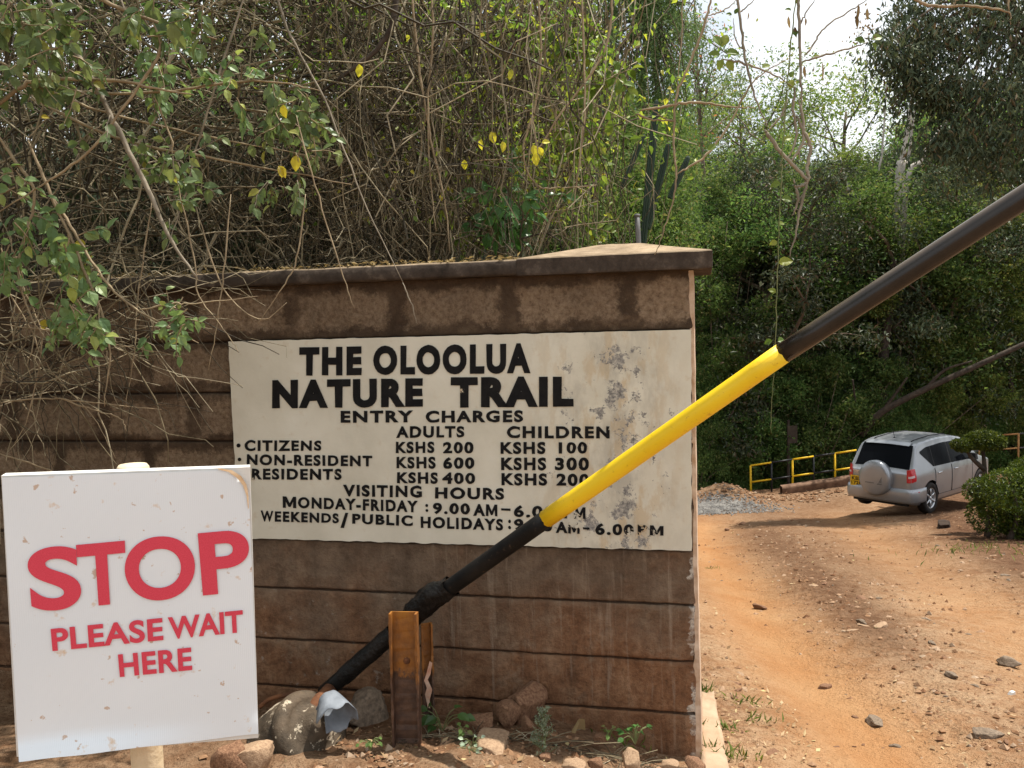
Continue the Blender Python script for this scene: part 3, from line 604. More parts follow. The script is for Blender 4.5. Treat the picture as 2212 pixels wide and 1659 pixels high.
# hinge posts: two steel channels the pole swings between
def channel(name, label, uv_top, uv_bot, d, w, depth, th, rz, mat, flip=1):
    top, bot = U(*uv_top, d), U(*uv_bot, d); bot = bot - np.array([0,0,.12]); t = thing(name, label, 'post', [bot[0], bot[1], bot[2]+.12])
    b = MB(); n = 36; ring = [(-w/2, -depth), (-w/2, 0), (w/2, 0), (w/2, -depth), (w/2-th, -depth), (w/2-th, -th), (-w/2+th, -th), (-w/2+th, -depth)]
    Rm = _rz(rz); rows = []
    for i in range(n+1):
        c = top + (bot-top)*i/n; rows.append([c + Rm @ np.array([x + (.0035*mnoise.noise((i*.5, k, d)) if k in (0,3,4,7) else 0), y*flip + (.004*mnoise.noise((i*.7, k, 3))), (.006*mnoise.noise((k*.9, 2, d)) if i == 0 else 0)]) for k, (x, y) in enumerate(ring)])
    R2 = np.array(rows); k = len(ring); b.add(R2.reshape(-1,3), [[i*k+j, (i+1)*k+j, (i+1)*k+(j+1)%k, i*k+(j+1)%k] for i in range(n) for j in range(k)], ngons=[list(range(k)), [n*k+j for j in range(k)][::-1]])
    b.build('channel', mat, t); return t, top, bot
t, top, bot = channel('hinge_post', 'rusty yellow steel channel post in front of the boom pole', (874,1320), (882,1606), 3.30, .108, .040, .008, R_(-6), 'rusty_yellow')
b = MB(); c_ = top + (bot-top)*.30 + np.array([.004,-.006,0]); b.lathe([(0,.014),(.010,.012),(.014,.004),(.014,-.004)], rotto((0,-1,0)), c_, 8); b.build('bolt', 'rust', t)
t, top2, bot2 = channel('hinge_post', 'narrow flaking yellow steel post behind the boom pole', (920,1345), (926,1590), 3.56, .046, .030, .007, R_(14), 'rusty_yellow')
b = MB(); c_ = U(927,1450,3.50); P = [[U(928,1428,3.50), U(934,1432,3.49)],[U(922,1452,3.48), U(930,1456,3.48)],[U(916,1470,3.47), U(924,1468,3.48)],[U(922,1486,3.47), U(934,1490,3.46)],[U(918,1500,3.48), U(928,1512,3.48)],[U(924,1528,3.48), U(929,1530,3.48)]]
b.grid(P); b.build('peeling_strip', 'peeling_tape', t, True)
# ------------------------------------------------------------------ silver car
cpos = on_ground(2008, 1109); CRZ = R_(90-52); CMr = _rz(CRZ)
co_ = cpos - CMr @ np.array([.78*.84, -.86*.83, 0]); CZ = cpos[2]+.0
car = thing('parked_car', 'silver compact sport utility car parked by the hedge, seen from behind', 'car', [co_[0], co_[1], CZ], CRZ)
zt_x = np.array([-.02,.0,.05,.12,.40,.52,.75,1.5,2.2,2.7,3.3,3.5,4.1,4.32,4.40]); zt_z = np.array([.96,.99,1.03,1.10,1.56,1.615,1.65,1.685,1.665,1.58,1.13,1.06,.93,.80,.62])
def ztop(x): return np.interp(x, zt_x, zt_z)
def hw(x, z):
    h = np.interp(x, [0,.12,.35,.8,3.4,4.0,4.3,4.4], [.80,.855,.885,.905,.905,.85,.72,.60])
    f = np.interp(z, [.2,.28,.42,.7,.92,1.02,1.2,1.45,1.66,1.8], [.90,.945,.985,1.0,.995,.965,.905,.82,.735,.68]); return h*f
def ring(x):
    zt = ztop(x); zs = zt-.07; zb = .24 + .06*sstep((.3-x)/.3) + .05*sstep((x-4.0)/.4); S_ = []
    for z in np.linspace(zb, zs, 20): S_.append((hw(x, z), z))
    h0 = hw(x, zs)
    for q in np.linspace(0, PI/2, 7)[1:]: S_.append((h0-.085*(1-math.cos(q)), zs+.05*math.sin(q)))
    hy = S_[-1][0]
    for tt in (.8,.55,.28,0): S_.append((hy*tt, zs+.05+.022*(1-tt**2)))
    half = [np.array([x, -y, z]) for y, z in S_]; other = [np.array([x, y, z]) for y, z in S_[:-1]][::-1]
    return half + other
xs = np.unique(np.concatenate([np.linspace(0,.6,22), np.linspace(.6,4.4,44)]))
b = MB(); P = np.array([ring(x) for x in xs]); b.grid(P); m_ = P.shape[1]
def bulge(y, x=0): return -.055*(1-(abs(y)/.80)**2.5)
# rear face, nose and floor
half_n = (m_+1)//2; rear = []
for i in range(half_n):
    a_, c_ = P[0,i], P[0,m_-1-i]; rear.append([a_ + (c_-a_)*t_ + np.array([bulge(.8*(2*t_-1)), 0, 0]) for t_ in np.linspace(0, 1, 13)])
b.grid(np.array(rear)[::-1])
front = [[P[-1,i] + (P[-1,m_-1-i]-P[-1,i])*t_ + np.array([.06*(1-(2*t_-1)**2), 0, 0]) for t_ in np.linspace(0, 1, 9)] for i in range(half_n)]; b.grid(np.array(front))
b.grid(np.array([[P[i,0] + (P[i,-1]-P[i,0])*t_ for t_ in (0,.5,1)] for i in range(len(xs))]))
me = b.mesh('tmp_body', 'car_paint', True); tb = bpy.data.objects.new('tmp_body', me); COL.objects.link(tb)
import bmesh
bm = bmesh.new(); bm.from_mesh(me); bmesh.ops.remove_doubles(bm, verts=bm.verts, dist=.0008); bmesh.ops.recalc_face_normals(bm, faces=bm.faces); bm.to_mesh(me); bm.free()
cutb = MB()
for x in (.78, 3.42):
    for s_ in (-1, 1):
        Mx = rotto((0, 1, 0)); cutb.lathe([(0,-.25),(.41,-.25),(.41,.25),(0,.25)], Mx, (x, s_*.90, .36), 36)
cme = cutb.mesh('tmp_cut', 'car_black', False)
bm = bmesh.new(); bm.from_mesh(cme); bmesh.ops.remove_doubles(bm, verts=bm.verts, dist=.0005); bmesh.ops.recalc_face_normals(bm, faces=bm.faces); bm.to_mesh(cme); bm.free()
tcut = bpy.data.objects.new('tmp_cut', cme); COL.objects.link(tcut)
md = tb.modifiers.new('b', 'BOOLEAN'); md.operation = 'DIFFERENCE'; md.object = tcut; md.solver = 'EXACT'; md.material_mode = 'TRANSFER'
dg = bpy.context.evaluated_depsgraph_get(); me2 = bpy.data.meshes.new_from_object(tb.evaluated_get(dg)); me2.name = 'body'
bpy.data.objects.remove(tb); bpy.data.objects.remove(tcut)
body = bpy.data.objects.new('body', me2); COL.objects.link(body); body.parent = car
def spatch(x0, x1, zb, zt, off, nx=16, nz=8, side=-1):       # patch of the car's side between two curves
    return np.array([[np.array([x, side*(hw(x, zb(x)+(zt(x)-zb(x))*t_)+off), zb(x)+(zt(x)-zb(x))*t_]) for t_ in np.linspace(0, 1, nz)] for x in np.linspace(x0, x1, nx)])
def tpt(x, y, off=0):                                        # point of the roof or rear glass surface
    d = .01; s_ = (ztop(x+d)-ztop(x-d))/(2*d); n_ = unit(np.array([-s_, 0, 1])); zz_ = ztop(x)-.020+.022*(1-(y/.7)**2); return np.array([x, y, zz_]) + n_*off
def rpt(y, z, off=0): return np.array([bulge(y)-off, y, z])
for side in (-1, 1):
    bot = lambda x: np.interp(x, [.50,.95,2.95], [1.39,1.06,1.035]); top = lambda x: np.interp(x, [.50,.8,1.6,2.3,2.7,2.95], [1.43,1.50,1.53,1.515,1.40,1.15])
    b = MB(); g_ = spatch(.50, 2.95, bot, top, .003, 40, 8, side); b.grid(g_ if side < 0 else g_[::-1]); b.build('window_trim', 'car_black', car, True, local=True)
    for xa, xb in ((.50,1.0),(1.03,1.82),(1.88,2.95)):
        b = MB(); g_ = spatch(xa, xb, bot, top, .005, 20, 8, side); b.grid(g_ if side < 0 else g_[::-1]); b.build('side_window', 'car_glass', car, True, local=True)
    for xa, xb in ((1.0,1.83),(1.85,2.95)):
        b = MB(); g_ = spatch(xa, xb, lambda x: .40 + .25*sstep((1.2-x)/.2), lambda x: 1.02, .004, 20, 10, side); b.grid(g_ if side < 0 else g_[::-1]); d_ = b.build('door', 'car_paint', car, True, local=True)
        b = MB()
        for zz_ in (g_[0], g_[-1]): b.tube(zz_ + [0, side*.001, 0], .005, 5)
        b.tube(g_[:,0] + [0, side*.001, 0], .005, 5); b.build('door_gap', 'car_black', d_, local=True)
        b = MB(); hx = xa+.12; b.tube([(hx, side*(hw(hx,.90)+.006), .90), (hx+.03, side*(hw(hx,.90)+.034), .905), (hx+.15, side*(hw(hx,.9)+.034), .91), (hx+.19, side*(hw(hx,.9)+.006), .91)], .014, 8); b.build('handle', 'chrome_soft', d_, True, local=True)
    # tail lamp wrapping round the rear corner
    zb_, zt_ = (lambda x: .80+.10*max(0,x)), (lambda x: 1.07)
    row = [[rpt(side*y, z, .012) for z in np.linspace(.78, 1.08-.12*(.8-y), 7)] for y in (.70,.735,.775)] + [[np.array([x, side*(hw(x, z)+.012), z]) for z in np.linspace(.78+.3*x, 1.09, 7)] for x in (.02,.05,.09,.13)]
    b = MB(); g_ = np.array(row); b.grid(g_[::-1] if side < 0 else g_); tl_o = b.build('tail_light', 'lamp_red', car, True, local=True)
    b = MB(); g2 = g_[1:6,2:4] + (np.array([-.003, side*.003, 0])); b.grid(g2[::-1] if side < 0 else g2); b.build('clear_lens', 'lamp_clear', tl_o, True, local=True)
    b = MB(); b.box((2.72, side*1.02, 1.12), (.13,.20,.15), taper=.8); b.tube([(2.72, side*.88, 1.05),(2.72, side*.97, 1.08)], .022, 6); b.build('mirror', 'car_black', car, local=True)
    b = MB(); g_ = np.array([[np.array([x, side*(hw(x,.5)+.062), z]) for z in (.50,.55,.585)] for x in (.03,.08,.14,.20)]); b.grid(g_[::-1] if side < 0 else g_); b.build('reflector', 'lamp_red', car, True, local=True)
# rear bumper wrapping the corners
path = [(.52, -.905)] + [(x, -hw(x,.5)) for x in (.42,.3,.2,.12,.06,.02)] + [(bulge(y)-.0, y) for y in np.linspace(-.78,.78,17)] + [(x, hw(x,.5)) for x in (.02,.06,.12,.2,.3,.42)] + [(.52,.905)]
path = np.array(path); tg = unit(np.gradient(path, axis=0)); nn = np.stack([-tg[:,1], tg[:,0]], 1); nn = nn*np.where((nn*(path-np.array([1.5,0]))).sum(1, keepdims=True) > 0, 1, -1)
fade = np.minimum(1, np.minimum(np.arange(len(path)), np.arange(len(path))[::-1])/3.0)[:,None]
b = MB(); b.grid(np.array([[np.array([*(path[i]+nn[i]*o_*(.25+.75*fade[i,0])), z]) for o_, z in ((-.02,.30),(.035,.31),(.060,.36),(.066,.46),(.064,.56),(.045,.615),(.010,.635),(-.01,.64))] for i in range(len(path))])[::-1]); b.build('rear_bumper', 'car_paint', car, True, local=True)
b = MB(); b.box((.06, 0, .275), (.10, 1.40, .07)); b.build('bumper_valance', 'car_black', car, local=True)
b = MB(); g_ = np.array([[tpt(x, y*(1-.30*(x-.1)), .008) for y in np.linspace(-.70, .70, 15)] for x in np.linspace(.095, .425, 10)]); b.grid(g_); b.build('rear_window', 'car_glass', car, True, local=True)
b = MB(); b.grid(np.array([[tpt(x, y, .012+.018*math.sin(PI*(x-.40)/.16)) - np.array([.04*(x < .42), 0, 0]) for y in np.linspace(-.56,.56,13)] for x in (.40,.43,.48,.56)])); b.build('roof_spoiler', 'car_paint', car, True, local=True)
for y in (-.48, .48):
    b = MB(); b.tube([tpt(x, y, .012) for x in np.linspace(.6, 2.3, 12)], .010, 6); b.build('roof_strip', 'car_black', car, True, local=True)
sp = MB(); Mx = rotto((-1, 0, 0)); sp.lathe([(.0,.232),(.20,.228),(.33,.218),(.378,.20),(.402,.165),(.408,.10),(.402,.03),(.39,.0)], Mx, (-.05, .02, .84), 44); spare = sp.build('spare_wheel_cover', 'car_paint', car, True, local=True)
def disc_pt(dy, dz, o=.0): r_ = math.hypot(dy, dz); return np.array([-.05-np.interp(r_, [0,.20,.33,.378], [.232,.228,.218,.20])-o, .02+dy, .84+dz])
b = MB()                                              # two-part triangular mark on the cover and the small dark wordmark strip beside it
for poly in ([(-.10,-.135),(-.225,-.135),(-.225,-.10),(-.13,-.10)], [(-.145,-.085),(-.225,-.085),(-.225,.055)]):
    b = MB(); b.add([disc_pt(*p_, .004) for p_ in poly], ngons=[list(range(len(poly)))]); b.build('emblem', 'emblem_grey', spare, local=True)
b = MB()
for k in range(8): b.add([disc_pt(.20-.029*k-dy, -.105+dz, .004) for dy, dz in ((0,-.012),(.021,-.012),(.021,.014),(0,.014))], ngons=[[0,1,2,3]])
b.build('wordmark', 'emblem_grey', spare, local=True)
b = MB(); b.box((-.075, .565, .70), (.016, .33, .235)); plate = b.build('number_plate', 'plate_yellow', car, local=True)
b = MB()
for txt, zc, w_ in (('KBP', .752, .25), ('172E', .648, .27)):
    Vt, Ft = glyphs(txt, .03); a = (Vt[:,0]-Vt[:,0].min())/np.ptp(Vt[:,0]); c = (Vt[:,1]-Vt[:,1].min())/np.ptp(Vt[:,1])
    b.add(np.stack([np.full(len(a), -.0855), .565+w_/2-w_*a, zc-.042+.084*c], -1), ngons=[f for f in Ft])
b.build('plate_lettering', 'ink_black', plate, local=True)
b = MB()
for k, (y, z, w_) in enumerate(((.60,.935,.16),(.60,.895,.10))): b.box((bulge(y)-.006, y, z), (.008, w_, .022))
b.build('tailgate_badge', 'chrome_soft', car, local=True)
b = MB(); b.tube([tpt(.80, .05, 0), tpt(.80,.05,.03)], [.03,.012], 8); b.tube([tpt(.80,.05,.02), tpt(.80,.05,.02)+[-.10,0,.24]], .006, 6); b.build('antenna', 'car_black', car, local=True)
for x in (.78, 3.42):
    for side in (-1, 1):
        Mx = rotto((0, side, 0)); c_ = (x, side*.80, .355)
        b = MB(); b.lathe([(.20,-.10),(.30,-.11),(.345,-.095),(.357,-.05),(.357,.05),(.345,.095),(.30,.112),(.235,.100),(.225,.06),(.20,.0)], Mx, c_, 40); ty = b.build('tyre', 'rubber', car, True, local=True)
        b = MB(); b.lathe([(.232,.095),(.222,.098),(.214,.075),(.20,.03)], Mx, c_, 36)
        for k in range(6):
            for dq in (-.13, .13):
                q = k*PI/3; Rk = Mx @ _rz(q); pts_ = np.array([[.04,dq*.25,.075],[.12,dq*.6,.085],[.215,dq*.9,.078]]) @ Rk.T + np.array(c_); b.tube(pts_, [.020,.017,.016], 6)
        b.lathe([(.0,.10),(.035,.098),(.05,.08),(.05,.03)], Mx, c_, 18); b.build('rim', 'rim_metal', ty, True, local=True)
        b = MB(); b.lathe([(.0,.02),(.21,.02)], Mx, c_, 24); b.build('brake_disc', 'car_black', ty, local=True)

car.scale = (.84, .83, .90)
# ------------------------------------------------------------------ yellow and black guard rail and the rusty rail beyond
p0 = U(1622, 1063, 23.0); p1 = U(1850, 1031, 22.6); fd = (p1-p0); n_bay = 5
fence = thing('guard_rail', 'low yellow and black tube guard rail at the road edge', 'fence', p0)
for i in range(8):
    a0, a1 = p0 + fd*i/n_bay, p0 + fd*(i+1)/n_bay; zt = .72; mt = 'rail_yellow' if i % 2 == 0 else 'rail_black'
    b = MB(); b.tube([a0-[0,0,.3], a0+[0,0,zt]], .026 if i % 2 == 0 else .024, 8); b.build('post', mt, fence, True)
    for z in (zt, .27):
        b = MB(); b.tube([a0+[0,0,z], a1+[0,0,z]], .024, 8); b.build('rail', mt, fence, True)
q0, q1 = U(1990, 953, 26.2), U(2330, 927, 25.4); rr = q1-q0
fence2 = thing('guard_rail', 'rust orange pipe rail with grey sections behind the clipped hedge', 'fence', q0-[0,0,.9])
for i in range(8):
    a0, a1 = q0 + rr*i/8, q0 + rr*(i+1)/8; mt = 'pipe_grey' if i in (2, 5) else 'rail_rust'
    for z in (0, -.43): b = MB(); b.tube([a0+[0,0,z], a1+[0,0,z]], .026, 8); b.build('rail', mt, fence2, True)
    if i in (1,3,5,7): b = MB(); b.tube([a0-[0,0,1.3], a0+[0,0,.02]], .032, 8); b.build('post', 'rail_rust', fence2, True)
k0 = U(1690, 1062, 22.3); k1 = U(2010, 1016, 21.9); kd = unit((k1-k0)*[1,1,0]); kerb = thing('kerb_wall', 'low brown stone kerb wall under the yellow and black rail', 'kerb', k0, math.atan2(kd[1], kd[0]))
b = MB(); ln = np.linalg.norm(k1-k0); P = []
for i, s_ in enumerate(np.linspace(0, ln, 50)):
    q = k0 + (k1-k0)*s_/ln; P.append([q + np.array([-kd[1]*o_, kd[0]*o_, z + .012*mnoise.noise((s_*2, z*5, 1))]) + np.array([kd[1],-kd[0],0])*.02*mnoise.noise((s_*3, z*4, 5)) for o_, z in ((0,-.25),(0,.0),(.0,.07),(.03,.12),(.28,.12),(.30,-.25))])
b.grid(np.array(P)); b.build('blocks', 'kerb_block', kerb, True)
w0 = U(1703, 1040, 24.3); t = thing('board_post', 'weathered wooden post with a small dark board in the shade behind the rail', 'post', w0-[0,0,.4])
b = MB(); b.tube([w0-[0,0,.5], w0+[0,0,.9], w0+[.01,0,1.75]], [.045,.042,.038], 8); b.build('post', 'dark_wood', t)
b = MB(); b.box(w0+[.10,-.06,1.35], (.28,.03,.50)); b.build('board', 'dark_wood', t)

# ------------------------------------------------------------------ stones, concrete strip, litter
def stone_mesh(name, mat, seed, flat=.7, det=4):
    bm = bmesh.new(); bmesh.ops.create_icosphere(bm, subdivisions=det, radius=1.0); cuts = [unit(np.array([mnoise.noise((seed*3.3+k, 1.1, 2)), mnoise.noise((seed*1.7, k*1.3, 5)), mnoise.noise((k*2.1, seed, 9))])+1e-6) for k in range(16)]
    for v in bm.verts:
        p = np.array(v.co); 
        for k, c in enumerate(cuts):
            h = .50 + .28*((k*37+seed*11) % 10)/10; d = p @ c
            if d > h: p = p - c*(d-h)*.97
        p = p*1.25*(1+.09*fbm(p[0]*1.6+seed, p[1]*1.6, p[2]*1.6, 4)+.05*fbm(p[0]*6+seed, p[1]*6, p[2]*6, 3)); v.co = (p[0], p[1]*.8, p[2]*flat)
    me = bpy.data.meshes.new(name); bm.to_mesh(me); bm.free(); me.materials.append(MATS[mat]); me.polygons.foreach_set('use_smooth', np.full(len(me.polygons), True)); return me
def stone(me, loc, size, rz, label, group=None, tilt=0, name='stone'):
    o = bpy.data.objects.new(name, me); COL.objects.link(o); o.location = [float(a) for a in loc]; o.scale = size if hasattr(size, '__len__') else (size,)*3; o.rotation_euler = (tilt, tilt*.5, rz)
    return tag(o, label, 'stone', group)
DARK_STONE = stone_mesh('stone', 'stone_dark', 17, .75)
SMS = [stone_mesh('stone', m, i, f) for i, (m, f) in enumerate([('stone_brown',.7),('stone_grey',.75),('stone_brown',.6),('stone_pale',.65),('stone_grey',.55),('stone_brown',.8)])]
def z7(zx, zy): return 518.4 + zx*.4948, 1152 + zy*.4948
for (zx, zy, d, w, h, mi, lab) in [
    (1235,740,3.62,.150,.115,0,'squarish brown stone leaning against the foot of the wall, highest of its heap'),
    (1165,800,3.52,.105,.090,2,'brown stone with a pointed top in front of the leaning wall stone'),
    (1255,850,3.42,.060,.055,5,'small round brown stone beside the silvery green plant'),
    (1060,825,3.50,.110,.060,0,'long low brown stone right of the rear hinge post'),
    (1100,930,3.26,.165,.075,3,'flat pale orange stone half buried in the sunlit soil bank'),
    (1705,985,3.22,.085,.078,3,'square pale tan stone on the soil near the wall corner'),
    (1990,1012,3.30,.085,.050,0,'reddish stone at the very foot of the wall corner'),
    (1870,1010,3.22,.055,.035,3,'small flat pinkish stone left of the wall corner'),
    (815,885,3.46,.055,.060,5,'rounded reddish stone tucked behind the front hinge post'),
    (560,800,3.62,.190,.130,1,'big mossy grey boulder behind the broken plastic collar'),
    (580,985,3.36,.110,.070,0,'dark brown stone in shade left of the front hinge post'),
    (715,925,3.34,.060,.055,1,'small dark stone at the foot of the front hinge post'),
    (1580,900,3.44,.060,.040,2,'flat brown stone beside the curled dry leaf'),
    (880,965,3.24,.050,.035,0,'small brown stone in front of the rear hinge post'),
    (1330,985,3.20,.050,.030,2,'small dark stone under the silvery green plant'),
    (1450,1010,3.15,.07,.035,3,'flat tan stone at the lower edge of the soil bank'),
    (1560,1000,3.18,.045,.03,0,'little brown stone between the tan stones by the wall')]:
    p = U(*z7(zx, zy), d); stone(SMS[mi], p, (w*.62, w*.62, h*.95), rng.uniform(0, 6), lab, 'stones at the foot of the wall', rng.uniform(-.2,.2))
for (u, v, d, w, h, mi, lab) in [(553,1628,2.95,.085,.085,3,'pale lichen spotted stone under the corner of the STOP sign'),(505,1640,2.9,.06,.10,0,'brown broken block beside the pale stone below the STOP sign')]:
    stone(SMS[mi], U(u, v, d), (w, w, h), .7, lab, 'stones at the foot of the wall')
# stones lying on the driveway: a few named by place, the rest alike
for (u, v, w, mi, lab) in [(2040,1139,.21,0,'large dark brown boulder in front of the clipped hedge'),(1862,1297,.075,0,'dark flat stone in the middle of the stony strip of the driveway'),
    (1640,1316,.07,5,'dark reddish clod on the left edge of the orange wheel track'),(1785,1489,.045,2,'dark lump lying on the orange wheel track near the bottom'),(1890,1565,.07,4,'flat grey slab stone sunk in the orange wheel track'),
    (1905,1354,.075,3,'pale stone beside the stony middle strip'),(1862,1349,.05,1,'grey stone left of a pale stone in the stony strip'),(2055,1462,.045,4,'light grey stone at right of the driveway'),(2135,1593,.075,4,'broad flat grey stone low on the right side of the driveway'),
    (2176,1437,.07,1,'dark blue grey stone at the right edge of the driveway'),(1512+90,1133,.09,0,'dark flat stone at the left roadside near the wall'),(1570,1146,.07,2,'brown stone lying right of the flat roadside stone')]:
    p = on_ground(u, v); stone(DARK_STONE if 'boulder' in lab else SMS[mi], p+[0,0,.05 if 'boulder' in lab else .01], (w, w*.8, w*.6), rng.uniform(0,6), lab, 'stones on the driveway')
ncount = 0
while ncount < 150:
    u, v = rng.uniform(1520, 2212), rng.uniform(1120, 1655); p = on_ground(u, v)
    if tracks(p[0], p[1]) > .35 and rng.random() > .12: continue
    w = (.008+.030*rng.random()**2.2)*(1.0+.05*p[1]); stone(SMS[[0,2,5,0,2,5,1,4,3][rng.integers(9)]], p-[0,0,w*.05], (w, w*.8, w*.6), rng.uniform(0,6), 'small loose stone lying on the dirt driveway', 'small loose stones on the driveway'); ncount += 1
# fine gravel, one mass
def pebbles(name, P, size, mat, label, cat):
    n = len(P); ico = np.array([[1,0,0],[-1,0,0],[0,1,0],[0,-1,0],[0,0,1],[0,0,-1]], float); F = np.array([[0,2,4],[2,1,4],[1,3,4],[3,0,4],[2,0,5],[1,2,5],[3,1,5],[0,3,5]])
    sz = np.asarray(size)[:,None,None]*rng.uniform(.6,1.3,(n,1,3)); a = rng.uniform(0, 6.28, n); V = ico[None]*sz*np.array([1,1,.7]); V += rng.normal(0,.12,(n,6,3))*sz
    V = np.stack([V[...,0]*np.cos(a)[:,None]-V[...,1]*np.sin(a)[:,None], V[...,0]*np.sin(a)[:,None]+V[...,1]*np.cos(a)[:,None], V[...,2]], -1) + P[:,None,:]
    b = MB(); b.add(V.reshape(-1,3), None, (F[None]+np.arange(n)[:,None,None]*6).reshape(-1,3)); o = b.build(name, mat, None, loc=P[0]); o['kind'] = 'stuff'; return tag(o, label, cat)
t = NT('pebble'); g = t.n('ShaderNodeNewGeometry'); t.done(t.bsdf(t.ramp(g.outputs['Random Per Island'], [(0,(.17,.085,.045)),(.5,(.27,.155,.085)),(.8,(.33,.21,.13)),(1,(.34,.25,.175))]), .9, 0, None, .1))
P = []
while len(P) < 5200:
    y = 2.7 + 15*rng.random()**1.8; x = rng.uniform(.3, 1.2+.62*y) if rng.random() < .85 else rng.uniform(-1.4,.75)
    if x < .72 and y > 3.45: continue
    if rng.random() < tracks(x, y)*1.15: continue
    P.append((x, y, surf(x, y)+.002))
for i in range(1500):
    y = 3.6 + 11*rng.random()**1.3; x = 2.02 + .2*(y-3.4) + rng.normal(0, .16+.05*(y-3.4)); P.append((x, y, surf(x, y)))
for i in range(1500):
    x, y = rng.uniform(-.9, .72), rng.uniform(2.75, 3.42); P.append((x, y, surf(x, y)))
P = np.array(P); pebbles('pebbles', P, (.003+.016*rng.random(len(P))**3.5)*(1+.07*P[:,1]), 'pebble', 'fine brown pebbles and clods strewn over the dirt driveway', 'pebbles')
P = []
for i in range(3800):
    x, y = rng.normal(4.5, .75), rng.normal(20.2, .42); P.append((x, y, surf(x, y)+.015))
pebbles('gravel', np.array(P), rng.uniform(.016,.034,3800), 'gravel_grey', 'spread heap of grey gravel at the left roadside below the rail', 'gravel')
P = []
for i in range(260): x = rng.normal(7.0, .9); y = 21.3+rng.normal(0,.28); P.append((x, y, surf(x, y)+.02))
pebbles('rubble', np.array(P), rng.uniform(.015,.06,260), 'pebble', 'brown rubble along the foot of the kerb wall', 'rubble')
# concrete strip beside the wall end
cs = thing('concrete_strip', 'narrow worn concrete strip on the ground beside the wall end', 'kerb', on_ground(1540, 1580))
b = MB(); e = [on_ground(*q) for q in ((1509,1512),(1545,1508),(1578,1659),(1509,1659))]; e[2] = e[2] + (e[2]-e[1])*.4; e[3] = e[3] + (e[3]-e[0])*.4
P = [];
for i in range(30):
    row = []
    for j in range(9):
        a_, c_ = j/8, i/29; q = (e[0]*(1-a_)+e[1]*a_)*(1-c_) + (e[3]*(1-a_)+e[2]*a_)*c_; h = .050 if 0 < j < 8 and 0 < i < 29 else -.03
        row.append(q + np.array([.010*mnoise.noise((i*.6, j, 2)), 0, h + .010*mnoise.noise((i*.4, j*.5, 4))]))
    P.append(row)
b.grid(np.array(P)[::-1]); b.build('slab', 'concrete', cs, True)
# fallen leaves and chaff
P = []
while len(P) < 2000:
    k = rng.random()
    if k < .50: x, y = rng.normal(1.35,.42), rng.normal(3.75,.55)
    elif k < .72: y = rng.uniform(4, 16); x = .2*y + .15 + abs(rng.normal(0,.5))
    elif k < .86: x, y = rng.uniform(-.9,.7), rng.uniform(2.7, 3.45)
    else: y = rng.uniform(4, 18); x = .30*y + 1.1 + rng.normal(0, .9)
    if (x < .78 and y > 3.42) or tracks(x, y) > .7: continue
    P.append((x, y, surf(x, y)+.006))
P = np.array(P); n = len(P); D = rdir(n); D[:,2] *= .22; N = np.tile([0,0,1.0], (n,1)) + rng.normal(0,.35,(n,3)); Lw = (.005+.030*rng.random(n)**2.5)*(1+.04*P[:,1])
b = MB(); leaves(b, P, D, N, Lw, Lw*rng.uniform(.2,.6,n), curl=-.2); o = b.build('leaf_litter', 'leaf_litter', None, loc=P[0]); tag(o, 'dry pale fallen leaves scattered beside the wall and road', 'leaf litter', kind='stuff')
# grass tufts
b = MB(); P = []
for (u, v, n, hgt, sp) in [(1610,1520,26,.05,.05),(1570,1580,20,.05,.04),(1640,1560,18,.05,.05),(1520,1590,24,.07,.03),(1530,1640,26,.08,.04),(1520,1500,16,.07,.02),(1585,1640,30,.06,.05),(2170,1190,90,.09,.6),(2120,1182,60,.07,.5),(1330,1600,16,.05,.1),(1460,1590,22,.07,.1),(1540,1230,14,.05,.05)]:
    c = on_ground(u, v)
    for i in range(n): x, y = c[0]+rng.normal(0,sp), c[1]+rng.normal(0,sp*.6); P.append((x, y, surf(x,y), hgt*rng.uniform(.5,1.3)))
P = np.array(P); n = len(P); D = rdir(n, 1.4); leaves(b, P[:,:3], D, rdir(n), P[:,3], .004+.02*P[:,3], curl=.3); o = b.build('grass', 'leaf_olive', None, loc=P[0][:3]); tag(o, 'thin grass tufts along the wall end and roadside', 'grass', kind='stuff')
p = on_ground(2185, 1500); t_o = MB(); t_o.box((0,0,.008), (.045,.022,.018), taper=.7); o = t_o.build('paper_scrap', 'litter_white', None, loc=(0,0,0)); o.location = p.tolist(); o.rotation_euler = (.2,.1,.6); tag(o, 'small white scrap of litter on the right of the driveway', 'litter')
